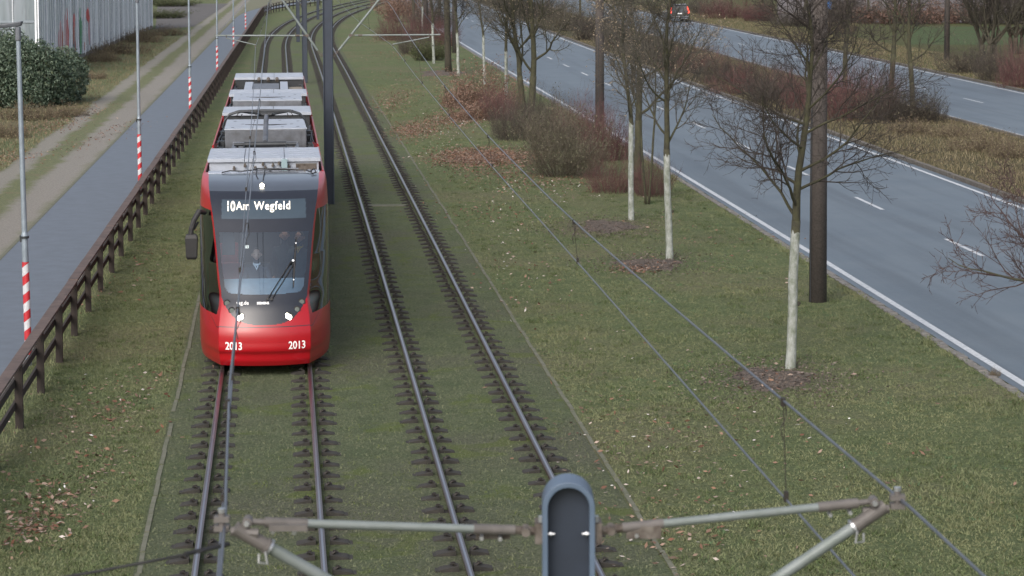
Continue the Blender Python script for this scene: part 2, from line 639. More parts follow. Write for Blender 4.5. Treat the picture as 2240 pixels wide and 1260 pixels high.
struct('track_bed', strip(-3.18, 3.12, 20, 420, .008), TRACKG)
def edging(name, o, segs):
    mb = MB()
    for (a, b) in segs:
        y = a
        while y < b:
            p, q = trk(y, o + rnd.uniform(-.012, .012)), trk(y + 1, o)
            mb.box(p.x - .032, p.x + .028, y + .02, y + .98, -.02, .020 + rnd.uniform(-.006, .006), math.atan2(-(q.x - p.x), 1), (p.x, y + .5))
            y += 1
    return struct(name, mb, EDGE, normals=False)
edging('track_edging', 3.16, [(24, 120)])
edging('track_edging_beside_fence', -3.2, [(24, 37), (38, 120)])
struct('concrete_slab', MB().box(-.55, .55, -.25, .25, 0, .03), EDGE, loc=G(846, 451), bev=.01)

RP = [(-.07, 0), (-.07, .012), (-.012, .03), (-.010, .115), (-.036, .125), (-.036, .155), (-.028, .163)]
RP = RP + [(-x, z) for x, z in RP[::-1]]
def rail_mesh(o, y0, y1, top):
    V = []; Fc = []
    if top == 2:
        prof = [(-.010, .1695), (.010, .1695), (.013, .1675), (-.013, .1675)]
    else: prof = [(-.026, .1645), (.026, .1645), (.034, .158), (.035, .146), (.0365, .146), (.0365, .162), (.026, .168), (-.026, .168), (-.0365, .162), (-.0365, .146), (-.035, .146), (-.034, .158)] if top else RP
    ys = list(np.arange(y0, 100, 4.)) + list(np.arange(100, y1, 3.))
    k = len(prof)
    for y in ys:
        d = mid_dir(y); c = trk(y, o + dr(y, o))
        for px, pz in prof:
            V.append((c.x + d.y * px, c.y - d.x * px, pz - .05))
    for i in range(len(ys) - 1):
        for j in range(k):
            Fc.append((i * k + j, i * k + (j + 1) % k, (i + 1) * k + (j + 1) % k, (i + 1) * k + j))
    return MB().add(V, Fc)


# one sleeper: a low concrete end on each side of each rail, with rail clips
def sleeper_mb():
    t_ = [(-1.12, -.08), (-1.12, .02)]
    for rx in (-.7525, .7525):
        t_ += [(rx - .33, .020), (rx - .31, .034), (rx - .09, .072), (rx - .085, .004), (rx + .085, .004), (rx + .09, .072), (rx + .31, .034), (rx + .33, .020 if rx > 0 else -.03)]
        if rx < 0: t_ += [(.43, -.03)]
    t_ += [(1.12, .02), (1.12, -.08)]
    conc = MB().prism(t_, -.10, .10)
    clip = MB()
    clip.tube([(-.05, -.055, .02), (.01, -.06, .065), (.05, -.03, .045), (.055, .03, .045), (.01, .06, .065), (-.05, .055, .02)], .014, 6)
    clip.tube([(0, 0, -.02), (0, 0, .085)], .022, 6).tube([(-.02, -.05, .04), (-.02, .05, .04)], .016, 5)
    return conc, clip


SC, SCL = sleeper_mb()
scm = SC.mesh('sleeper'); scl = SCL.mesh('rail_clip')
SP = .75
for side, lab in ((-1, 'left tram track with the red tram on it, set in mossy grass'), (1, 'empty right tram track set in mossy grass, beside the leafy verge')):
    root = thing('tram_track', (0, 0, 0), lab, 'tram track', 'tram tracks')
    for s in (-.7525, .7525):
        o = side * TO + s
        r_ = ob('rail', rail_mesh(o, 18, 420, False), RAILSIDE, root, normals=False)
        ob('rail_head', rail_mesh(o, 18, 420, 1), RAILHEAD, r_, normals=False)
        ob('running_band', rail_mesh(o, 18, 420, 2), RAILTOP, r_, normals=False)
    rest = MB()
    k = 0
    y = 27.3
    while y < 330:
        c = trk(y, side * TO + dr(y, side)); d = mid_dir(y); a = math.atan2(-d.x, d.y)
        if k < 100:
            me = scm if k or side > 0 else scm
            so = bpy.data.objects.new('sleeper', scm); COL.objects.link(so); so.parent = root
            so.location = (c.x + rnd.uniform(-.015, .015), c.y + rnd.uniform(-.02, .02), rnd.uniform(-.016, .006)); so.scale = (1, rnd.uniform(.8, 1.1), 1); so.rotation_euler = (0, 0, a + rnd.uniform(-.02, .02))
            for rx in (-.7525, .7525):
                for sg_ in (-1, 1):
                    co = bpy.data.objects.new('rail_clip', scl); COL.objects.link(co); co.parent = so
                    co.location = (rx + sg_ * .145, 0, .05); co.scale = (sg_ * .75, .75, .7)
        else:
            ca, sa = math.cos(a), math.sin(a)
            rest.add([(c.x + x * ca - yy * sa, c.y + x * sa + yy * ca, z) for x, yy, z in SC.v], SC.f)
        k += 1; y += SP * d.y
    rs = ob('distant_sleepers', rest, SLEEP, root, normals=False); rs['kind'] = 'stuff'
scm.materials.append(SLEEP); scl.materials.append(CLIP)
tb = MB()
# mulch patches round the young trees
def patch(name, u, v, rx, ry, mat=SOIL, z=.012, seed=0):
    rx *= 1.25; ry *= 1.25
    c = G(u, v); rr = random.Random(seed)
    V = [(0, 0, .03)]; N = 48
    ph = [rr.uniform(0, 6.28) for _ in range(6)]
    for ring in (.35, .5, .62):
        for i in range(N):
            a = 2 * math.pi * i / N
            w = 1 + .16 * math.sin(3 * a + ph[0]) + .11 * math.sin(5 * a + ph[1]) + .07 * math.sin(11 * a + ph[2]) + .05 * math.sin(17 * a + ph[3])
            V.append((ring * rx * w * math.cos(a), ring * ry * w * math.sin(a), {.35: .03, .5: .018, .62: -.012}[ring]))
    Fc = [(0, 1 + i, 1 + (i + 1) % N) for i in range(N)]
    for r_ in range(2):
        Fc += [(1 + r_ * N + i, 1 + (r_ + 1) * N + i, 1 + (r_ + 1) * N + (i + 1) % N, 1 + r_ * N + (i + 1) % N) for i in range(N)]
    return struct(name, MB().add(V, Fc), mat, loc=(c[0], c[1], z))
patch('soil_patch', 1690, 828, .85, 1.3, seed=1)
patch('soil_patch', 1420, 578, .95, 1.3, seed=2)
patch('soil_patch', 1330, 495, .9, 1.8, seed=3)
patch('soil_patch', 965, 160, 1.6, 4, seed=4)

# ------------------------------------------------------------------ timber fence
def fence_x(y):
    if y < 255: return -4.43 - .086 * y
    e = y - 255
    return -4.43 - .086 * 255 - .086 * e + .0019 * e * e if e < 60 else -4.43 - .086 * 315 + .0019 * 3600 + (e - 60) * .14


fr = thing('timber_fence', (0, 0, 0), 'long brown timber fence with a wide top rail between cycle path and tram track', 'fence')
py = 36.8 - 9.0
posts = []
while py < 318:
    posts.append((fence_x(py), py)); py += 2.98
pmb = MB().box(-.06, .06, -.045, .045, -.1, 1.03)
pme = pmb.mesh('post'); pme.materials.append(WOOD)
for i, (x, y) in enumerate(posts[:100]):
    o = bpy.data.objects.new('post', pme); COL.objects.link(o); o.parent = fr
    o.location = (x + rnd.uniform(-.01, .01), y, rnd.uniform(-.02, .0))
    o.rotation_euler = (rnd.uniform(-.012, .012), rnd.uniform(-.012, .012), .085 + rnd.uniform(-.05, .05))


def plank(p, q, w, z0, z1, side=0.):
    """board between two ground points, w wide, from z0 to z1"""
    dx, dy = q[0] - p[0], q[1] - p[1]
    L = math.hypot(dx, dy); nx, ny = dy / L, -dx / L
    a, b = side - w / 2, side + w / 2
    V = [(p[0] + nx * s_, p[1] + ny * s_, z) for z in (z0, z1) for s_ in (a, b)] + [(q[0] + nx * s_, q[1] + ny * s_, z) for z in (z0, z1) for s_ in (a, b)]
    return V, [(0, 1, 3, 2), (4, 6, 7, 5), (0, 4, 5, 1), (2, 3, 7, 6), (0, 2, 6, 4), (1, 5, 7, 3)]


top, midr = MB(), MB()
for i in range(len(posts) - 1):
    p, q = posts[i], posts[i + 1]
    z = 1.035 + rnd.uniform(-.008, .008)
    top.add(*plank(p, (p[0] + (q[0] - p[0]) * .997, p[1] + (q[1] - p[1]) * .997), .18, z, z + .045, -.01))
    for zc in (.36, .72):
        zc += rnd.uniform(-.012, .012)
        midr.add(*plank(p, q, .04, zc - .06, zc + .06, -.075))
ob('top_rail', top, WOODTOP, fr, bev=.006, normals=False)
ob('middle_rails', midr, WOOD, fr, normals=False)


# ------------------------------------------------------------------ path lamps
def stripemat():
    mt, n, b = newmat('red_white_bands')
    tc = n.nodes.new('ShaderNodeTexCoord')
    sp = n.nodes.new('ShaderNodeSeparateXYZ')
    n.links.new(tc.outputs['Object'], sp.inputs[0])
    t = mth(n, 'MULTIPLY', mth(n, 'SUBTRACT', sp.outputs[2], mth(n, 'MULTIPLY', sp.outputs[0], .75)), 1 / .325)
    f = mth(n, 'FRACT', t)
    k = mth(n, 'GREATER_THAN', f, .5)
    w = mixc(n, noise(n, 12, 4, .7, tc.outputs['Object']), (.56, .57, .60), (.40, .41, .44))
    n.links.new(mixc(n, k, w, (.42, .025, .035)), b.inputs['Base Color'])
    b.inputs['Roughness'].default_value = .45
    return mt


STRIPE = stripemat()
lroot = thing('path_lamp', (0, 0, 0), '', 'street lamp', 'lamps along the cycle path')
ob('pole', MB().tube([(0, 0, 0), (0, 0, 2.3)], .057, 14).tube([(0, 0, 2.3), (0, 0, 2.38), (0, 0, 5.9)], [.066, .05, .04], 14), GALV, lroot, smooth=False)
ob('reflective_sleeve', MB().tube([(0, 0, .2), (0, 0, 1.85)], .062, 18, cap=False), STRIPE, lroot)
ob('collar', MB().tube([(0, 0, 2.27), (0, 0, 2.31)], .078, 14).box(-.085, -.06, -.02, .02, 2.2, 2.32), DARKM, lroot)
hd = ob('lamp_head', MB().add([(.09, -.09, 6.10), (.09, .09, 6.10), (-.50, .12, 6.02), (-.50, -.12, 6.02), (.06, -.06, 6.01), (.06, .06, 6.01), (-.50, .10, 5.96), (-.50, -.10, 5.96)],
   [(0, 1, 2, 3), (7, 6, 5, 4), (0, 3, 7, 4), (1, 5, 6, 2), (3, 2, 6, 7), (0, 4, 5, 1)]).tube([(0, 0, 5.75), (0, 0, 6.0)], [.055, .05], 12), ALUD, lroot, bev=.02)
ob('lamp_lens', MB().box(-.46, -.12, -.08, .08, 5.945, 5.962), LENS, hd)
labs = ['nearest grey path lamp, the only one whose flat head shows',
        'second path lamp along the cycle path, banded foot behind the fence',
        'third path lamp along the cycle path, left of the tram roof, with banded foot',
        'fourth path lamp along the cycle path, beside the tip of a bracket arm',
        'fifth path lamp along the cycle path, thin and far, near the bend of the fence',
        'farthest path lamp, thin and small where the cycle path bends']
for i, (d, x) in enumerate([(42.4, -8.58), (71.8, -11.1), (104, -13.86), (137, -16.7), (170, -19.55), (207, -22.75)]):
    rz = rnd.uniform(-.05, .05)
    if i == 0:
        lroot.location = (x, d, 0); lroot['label'] = labs[0]; lroot.rotation_euler = (0, -.012, 0)
    else:
        c_ = copy_tree(lroot, (x, d, 0), rz, 1, labs[i]); c_.rotation_euler = (0, rnd.uniform(-.006, .006), rz)

# ------------------------------------------------------------------ masts and overhead line
def hmast(root, w, dpt, zt, rounded=False):
    """steel H mast: two flanges and a recessed web; rounded cap closes the top of the near one"""
    R = w / 2; t = .02 if not rounded else .026
    def outline(r, n=18):
        z = zt - R
        return [(r * math.cos(a), z + r * math.sin(a)) for a in np.linspace(0, math.pi, n)]
    if rounded:
        o_, i_ = outline(R), outline(R - t)
        mb = MB()
        o_ = [(R, 0)] + o_ + [(-R, 0)]; i_ = [(R - t, 0)] + i_ + [(-(R - t), 0)]
        k = len(o_)
        V = [(x, y, z) for y in (-dpt / 2, dpt / 2) for x, z in o_] + [(x, y, z) for y in (-dpt / 2, dpt / 2) for x, z in i_]
        Fc = []
        for j in range(k - 1):
            Fc += [(j, j + 1, k + j + 1, k + j), (2 * k + j, 3 * k + j, 3 * k + j + 1, 2 * k + j + 1), (j, 2 * k + j, 2 * k + j + 1, j + 1), (k + j, k + j + 1, 3 * k + j + 1, 3 * k + j)]
        mb.add(V, Fc)
        ob('mast_body', mb, MASTB, root, bev=.003)
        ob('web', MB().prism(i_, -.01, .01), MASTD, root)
    else:
        mb = MB().box(-R, -R + t, -dpt / 2, dpt / 2, 0, zt).box(R - t, R, -dpt / 2, dpt / 2, 0, zt)
        ob('mast_body', mb, MASTF, root, bev=.003)
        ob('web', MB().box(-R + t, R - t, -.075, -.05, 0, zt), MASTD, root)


def local(root, p):
    """world point -> root's own axes"""
    c = Vector(p) - Vector(root.location); a = -root.rotation_euler[2]
    return (c.x * math.cos(a) - c.y * math.sin(a), c.x * math.sin(a) + c.y * math.cos(a), c.z)


# near mast, 11.4 m away
MA = .0965
nm = thing('catenary_mast', (.262, 11.4, 0), 'blue-grey steel mast with round cap in the lower foreground', 'mast', 'catenary masts', rz=0)
hmast(nm, .25, .21, H - 2.53, True)
bl = MB()
for s in (-1, 1):
    bl.tube([(s * .098, -.04, 4.557), (s * .066, -.04, 4.557)], .0065, 8)
    bl.disc((s * .082, -.04, 4.557), (s, 0, 0), .013, .006, 6)
obs('web_bolt', bl, BOLT, nm)
for s, end, yend in ((-1, (-1.36, 0, 4.69), .15), (1, (1.87, 0, 4.665), .2)):
    a0 = Vector((s * .13, -.02, 4.567))
    e = Vector(local(nm, (end[0], 11.4 + (-.3 if s < 0 else .2), end[2])))
    dv = (e - a0).normalized(); L = (e - a0).length
    arm = ob('bracket_arm', MB().tube([a0 + dv * .30, e - dv * .36], .0205, 16), TUBE, nm)
    sl = MB().tube([a0 + dv * .13, a0 + dv * .33], .0245, 16).tube([e - dv * .40, e - dv * .20], .0245, 16)
    obs('insulating_sleeve', sl, SLEEVE, arm)
    bb = MB()
    for q in (.20, .29):
        c = a0 + dv * q; bb.tube([c + Vector((0, -.03, -.04)), c + Vector((0, .03, -.04))], .010, 8)
    for q in (.24, .34):
        c = e - dv * q; bb.tube([c + Vector((0, -.03, -.04)), c + Vector((0, .03, -.04))], .010, 8)
    bb.tube([a0 + dv * .0 + Vector((0, -.05, .055)), a0 + Vector((0, -.05, .085))], .014, 8)
    obs('bolt', bb, BOLT, arm)
    j = MB()
    j.box(min(s * .125, s * .16), max(s * .125, s * .16), -.07, .05, 4.515, 4.615)
    j.tube([a0 + Vector((s * .03, 0, 0)), a0 + dv * .13], .022, 8)
    j.tube([a0 + dv * .075 + Vector((0, -.05, 0)), a0 + dv * .075 + Vector((0, .05, 0))], .021, 12)
    j.box(*sorted((a0.x + dv.x * .15, a0.x + dv.x * .32)), -.012, .012, 4.525, 4.585)
    ob('hinge', j, RUSTY, arm)
    # outer end fitting
    j = MB()
    j.tube([e - dv * .22, e - dv * .10], .015, 8)
    j.tube([e - dv * .12 + Vector((0, -.035, 0)), e - dv * .12 + Vector((0, .035, 0))], .024, 12)
    j.box(e.x - .035, e.x + .035, e.y - .03, e.y + .03, e.z - .045, e.z - .02)
    j.box(e.x - .036, e.x + .036, e.y - .022, e.y + .022, e.z - .005, e.z + .022)
    j.tube([e + Vector((0, 0, -.05)), e + Vector((0, 0, .045))], .016, 8)
    j.tube([e + Vector((-s * .04, 0, -.05)), e + Vector((-s * .17, 0, -.06))], .022, 8)
    j.box(*sorted((e.x - s * .22, e.x - s * .40)), e.y - .010, e.y + .010, e.z - .050, e.z - .02)
    ob('end_clamp', j, SLEEVE, arm)
    obs('clamp_bolt', MB().disc((e.x, e.y, e.z + .04), (0, 0, 1), .018, .018, 8).tube([e - dv * .12 + Vector((0, -.055, 0)), e - dv * .12 + Vector((0, -.03, 0))], .013, 8), BOLT, arm)
    # diagonal strut
    st = e + Vector((-s * .06, 0, -.035)); lo = Vector((s * .13, -.02, 3.74))
    dd = (lo - st).normalized()
    dg = ob('diagonal_strut', MB().tube([st + dd * .12, lo], .0285, 18), TUBE, nm)
    ob('strut_socket', MB().tube([st, st + dd * .17], .034, 16).tube([st + dd * .165, st + dd * .18], .040, 16), SLEEVE, dg)
    ring = st + dd * .17
    ob('strut_clip', MB().tube([ring + Vector((0, -.04, -.02)), ring + Vector((s * -.01, -.045, -.075)), ring + Vector((s * .03, -.045, -.07)), ring + Vector((s * .03, -.04, -.03))], .006, 6).tube([ring + dd * .012, ring + dd * .024], .041, 16), BOLT, dg)
    ob('lower_hinge', MB().box(*sorted((s * .125, s * .17)), -.06, .04, 3.68, 3.81), RUSTY, nm)

# loose feeder cable at the left arm
ob_ = ob('feeder_cable', MB().tube([G(492, 1193, 4.60), G(440, 1206, 4.60), G(330, 1228, 4.58), G(180, 1256, 4.55), G(-200, 1320, 4.5), G(-900, 1420, 4.4)], [.007] * 6, 8).tube([G(500, 1190, 4.6), G(405, 1212, 4.6)], .011, 8), BLACKR)
tag(ob_, 'dark sagging cable running off to the lower left from the left bracket arm tip', 'cable')


def far_mast(y, label, first=None):
    if first:
        return copy_tree(first, (float(mid_x(y)), y, 0), math.atan2(-mid_dir(y).x, mid_dir(y).y) * .0, 1, label)
    r = thing('catenary_mast', (float(mid_x(y)) , y, 0), label, 'mast', 'catenary masts')
    hmast(r, .27, .26, 8.2)
    for s in (-1, 1):
        x0 = s * .14
        # diagonal tube rising outward to the messenger support
        lo = Vector((s * .23, 0, 4.34)); hi = Vector((s * 1.72, 0, 6.5))
        if s > 0: hi = Vector((1.98, 0, 6.5))
        dv = (hi - lo).normalized()
        dg = ob('diagonal_strut', MB().tube([lo + dv * .12, hi], .034, 10), TUBE, r)
        ins = MB()
        for q in range(6):
            c = lo + dv * (-.10 + q * .035)
            ins.disc(c, dv, .045 if q % 2 == 0 else .028, .02, 12)
        ins.tube([(x0, 0, 4.29), lo - dv * .02], .018, 8)
        obs('insulator', ins, RUSTY, dg)
        # horizontal registration tube
        k = (4.86 - lo.z) / dv.z; a = lo + dv * k
        e = Vector((s * 3.22, 0, 4.87))
        ht = ob('bracket_arm', MB().tube([a + Vector((s * .12, 0, 0)), e], .024, 10), TUBE, r)
        jm = MB().tube([a, a + Vector((s * .14, 0, 0))], .016, 8).tube([a + Vector((s * .22, 0, 0)), a + Vector((s * .34, 0, 0))], .032, 10)
        jm.disc(a + Vector((0, -.05, 0)), (0, 1, 0), .05, .1, 10)
        ob('hinge', jm, RUSTY, ht)
        # registration arm down to the contact wire
        cx = (-7.33 if s < 0 else -3.40) - float(mid_x(69.2))
        p0 = Vector((s * 2.90, -.03, 4.80)); p1 = Vector((cx, -.03, 4.60))
        ra = ob('registration_arm', MB().tube([p0, p1], .016, 8), TUBE, ht)
        ob('wire_clamp', MB().tube([p1, p1 + Vector((0, 0, -.06))], .02, 8).tube([p0, p0 + Vector((0, 0, .08))], .015, 8), RUSTY, ra)
        # stay from arm tip up to the strut
        ob('stay_wire', MB().tube([e, hi], .006, 6), WIRE, ht)
        ob('top_arm', MB().tube([(x0, 0, 6.9), hi], .03, 10), TUBE, r)
    return r


m1 = far_mast(69.2, 'tall dark steel mast standing immediately right of the tram, carrying two bracket arms')
far_mast(132, 'second dark steel mast behind the tram, just left of the tallest one', m1)
far_mast(190, 'third dark steel mast on the grass strip where the tracks begin to bend', m1)
bl_ = G(1614 * .0 + 727.5, 28)
far_mast(250, 'farthest thin dark mast between the curving tracks', m1)

Kd = ([-45, -20, 0, 11.4, 14.4, 25, 35.8, 47, 58, 69.2, 80, 100, 120, 132, 145, 161, 178, 190, 205, 220, 235, 250],
      [2.6, 2.9, 2.83, 2.66, 2.73, 2.84, 2.76, 2.52, 2.09, 1.48, 1.95, 2.4, 1.95, 1.48, 2.0, 2.3, 2.0, 1.48, 2.0, 2.3, 2.0, 1.48])
Kc = ([-45, 11.4, 14.35, 24.7, 35.1, 44.8, 57, 69.2, 100, 132, 161, 190, 220, 250], [3.35, 3.34, 3.33, 3.26, 3.22, 3.13, 3.0, 2.79, 2.95, 2.79, 2.93, 2.79, 2.93, 2.79])
KcL = ([-45, 11.1, 25, 49, 60, 69.2, 100, 132, 161, 190, 220, 250], [3.35, 3.34, 3.32, 3.30, 3.08, 2.79, 2.95, 2.79, 2.93, 2.79, 2.93, 2.79])


def line(side, label):
    if side > 0:
        xs = [(-45, 6.9), (11.6, 1.885), (69.2, -3.53)] + [(y, float(trk(y, TO + .1).x)) for y in (132, 190, 250)]
        xc = [(-45, 7.2), (11.6, 1.90), (69.2, -3.40)] + [(y, float(trk(y, TO + .1).x)) for y in (132, 190, 250)]
        kc = Kc
    else:
        xs = [(-45, 4.1), (11.1, -1.345), (14.4, -1.72), (20, -2.27), (36, -3.82), (50, -5.15), (69.2, -6.95)] + [(y, float(trk(y, -TO - .1).x)) for y in (132, 190, 250)]
        xc = [(-45, 4.0), (11.1, -1.42), (69.2, -7.33)] + [(y, float(trk(y, -TO - .2).x)) for y in (132, 190, 250)]
        kc = KcL
    r = thing('overhead_line', (0, 0, 0), label, 'overhead wires', 'overhead lines')
    ys = sorted(set(list(np.arange(-45, 251, 3.)) + [11.4, 69.2, 132, 190, 250]))
    from bisect import bisect
    fm = lambda y: (float(np.interp(y, *zip(*xs))), y, H - float(np.interp(y, *Kd)))
    fc = lambda y: (float(np.interp(y, *zip(*xc))), y, H - float(np.interp(y, *kc)))
    # smooth the sag a little
    def sm(f, y, w=2.5):
        a, b, c = f(y - w), f(y), f(y + w)
        return (b[0], y, (a[2] + 2 * b[2] + c[2]) / 4)
    mz = [sm(fm, y) for y in ys]; cz = [sm(fc, y, 2) for y in ys]
    ob('messenger_wire', MB().tube(mz, .0075, 6), WIRE, r)
    ob('contact_wire', MB().tube(cz, .0070, 6), WIRE, r)
    for y in ([14.37, 24.9, 35.4, 44.9, 54, 62] if side > 0 else [14.4, 18.5, 24.7, 33, 42, 57]) + [77, 86, 96, 106, 116, 124, 141, 151, 161, 171, 180]:
        a, b = sm(fm, y), sm(fc, y, 2)
        dm = MB().tube([a, b], .0032 if y < 60 else .004, 5)
        dm.tube([(a[0] + .012, y, a[2]), (a[0] + .02, y, a[2] - .10), (a[0] - .015, y, a[2] - .17), (a[0], y, a[2] - .24)], .0035, 5)
        dm.box(a[0] - .014, a[0] + .014, y - .02, y + .02, a[2] - .035, a[2] + .015)
        dm.box(b[0] - .013, b[0] + .013, y - .02, y + .02, b[2] - .012, b[2] + .05)
        ob('dropper', dm, CLIP, r)
    return r


line(-1, 'pair of overhead wires above the left track, passing in front of the tram')
line(1, 'pair of overhead wires with hanging droppers slanting across the grass verge, over the right track')

# ------------------------------------------------------------------ greenhouse
gp1, gp2 = Vector(G(190, 122)), Vector(G(333, 62))
gd = (gp2 - gp1).normalized()
corner = gp1 - gd * 26.5
L_ = (gp2 - corner).length
gh = thing('greenhouse', corner, 'large white-ribbed glass greenhouse with graffiti on its long side wall', 'greenhouse', rz=math.atan2(gd.y, gd.x))
# local axes: x along the long side (away from camera), y to the left; front gable along +y at x=0
def ghglass(name, c1, c2, c3):
    mt, n, b = newmat(name)
    v = objvec(n, (.35, .35, .04))
    v2 = objvec(n, (1, 1, .12))
    f = noise(n, 1.6, 3, .6, v)
    c = ramp(n, f, [(.38, c1), (.5, c2), (.62, c3)])
    c = mixc(n, ramp(n, noise(n, 2.4, 4, .7, v2), [(.5, (0, 0, 0)), (.7, (.5, .5, .5))]), c, tuple(x * .6 for x in c1))
    n.links.new(c, b.inputs['Base Color'])
    b.inputs['Roughness'].default_value = .22
    return mt
GHG = ghglass('milky_greenhouse_glass', (.27, .32, .38), (.42, .48, .55), (.60, .66, .73))
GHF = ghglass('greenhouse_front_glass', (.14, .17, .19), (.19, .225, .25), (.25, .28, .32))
GHW = M('white_glazing_bar', (.78, .81, .86), .5, var=.15, vs=2)
GHB = M('greenhouse_frame', (.22, .26, .30), .5, var=.2)
HT = 6.2
ob('side_glazing', MB().box(0, L_, 0, .04, .25, HT), GHG, gh)
ob('front_glazing', MB().box(-.04, 0, 0, 30, .25, HT), GHF, gh)
ob('plinth', MB().box(-.06, L_, -.05, .2, 0, .28).box(-.08, -.01, .2, 30, 0, .28), STONE, gh)
rb = MB(); x = 0; i = 0
while x < L_ + .01:
    w = .20 if i % 4 == 0 else .09
    dp = .07 if i % 4 == 0 else .022
    if i % 4 in (0, 1, 2, 3):
        rb.box(x - w / 2, x + w / 2, -dp, -.002, .1, HT)
    x += L_ / (4 * 20); i += 1
ob('glazing_bars', rb, GHW, gh)
fb = MB()
for i in range(22):
    fb.box(-.10, -.045, i * 1.35 + .06, i * 1.35 + (.16 if i % 3 == 0 else .09), .1, HT)
ob('front_bars', fb, GHW, gh)
ob('cross_rails', MB().box(-.09, -.05, .2, 30, 3.1, 3.22).box(-.09, -.05, .2, 30, 1.2, 1.26), GHB, gh)
ob('roof', MB().add([(-.3, -.3, HT), (L_ + .3, -.3, HT), (L_ + .3, 15, HT + 4), (-.3, 15, HT + 4), (-.3, 30.3, HT), (L_ + .3, 30.3, HT)], [(0, 1, 2, 3), (3, 2, 5, 4), (0, 3, 4), (1, 5, 2)]).add([(-.3, -.3, HT - .1), (L_ + .3, -.3, HT - .1), (L_ + .3, 30.3, HT - .1), (-.3, 30.3, HT - .1)], [(0, 1, 2, 3)]), GHG, gh)
ob('back_walls', MB().box(0, L_, 29.9, 30, 0, HT - .12).box(L_ - .05, L_, .1, 29.8, 0, HT - .12), GHG, gh)
gcol = {'r': M('graffiti_red', (.55, .05, .05), .6, var=.3), 'p': M('graffiti_pink', (.5, .28, .30), .6, var=.2), 'g': M('graffiti_green', (.03, .26, .10), .6, var=.3), 'k': M('graffiti_dark', (.05, .05, .06), .6, var=.3), 'w': M('graffiti_white', (.6, .62, .64), .6, var=.2), 'o': M('graffiti_rust', (.35, .09, .06), .6, var=.2)}
def blob(cx, cz, rx, rz_, seed, col):
    rr = random.Random(seed); N = 22
    ph = [rr.uniform(0, 6.28) for _ in range(3)]
    poly = [(cx + rx * math.cos(a) * (1 + .3 * math.sin(2 * a + ph[0]) + .18 * math.sin(5 * a + ph[1])), cz + rz_ * math.sin(a) * (1 + .2 * math.sin(3 * a + ph[2]))) for a in np.linspace(0, 2 * math.pi, N, endpoint=False)]
    return poly
sx = L_ / 80
for (cx, cz, rx, rz_, sd_, col) in [(11.0, 1.7, .9, 1.1, 1, 'p'), (12.2, 1.6, .35, .7, 2, 'o'), (14.0, 1.8, .8, 1.4, 3, 'p'), (15.0, 1.8, .5, 1.5, 4, 'r'), (18.8, 1.5, .8, 1.2, 5, 'o'), (19.0, 2.6, .7, .45, 6, 'r'), (18.6, .8, .4, .5, 7, 'k'),
                                 (22.8, 1.8, .75, 1.6, 8, 'g'), (22.5, .9, .5, .6, 9, 'g'), (21.6, 2.0, .35, 1.3, 10, 'k'), (23.2, 2.9, .55, .35, 11, 'w'), (27.5, 2.75, 1.0, .5, 12, 'r'), (28.2, 1.6, .35, .9, 13, 'p'), (25.4, .8, .35, .6, 14, 'o')]:
    ob('graffiti', MB().prism(blob(cx, cz, rx, rz_, sd_, col), -.012 - .001 * sd_, -.001), gcol[col], gh)

# ------------------------------------------------------------------ people
def skin_body(name, joints, edges, radii, sub=2):
    me = bpy.data.meshes.new(name)
    me.from_pydata(joints, edges, [])
    o = bpy.data.objects.new(name, me)
    COL.objects.link(o)
    o.modifiers.new('s', 'SKIN')
    sv = me.skin_vertices[0].data
    for i, r in enumerate(radii):
        sv[i].radius = (r, r) if np.isscalar(r) else r
    sv[0].use_root = True
    sb = o.modifiers.new('u', 'SUBSURF'); sb.levels = sub; sb.render_levels = sub
    bpy.context.view_layer.update()
    dg = bpy.context.evaluated_depsgraph_get()
    m2 = bpy.data.meshes.new_from_object(o.evaluated_get(dg))
    bpy.data.objects.remove(o); bpy.data.meshes.remove(me)
    m2.shade_smooth()
    return m2


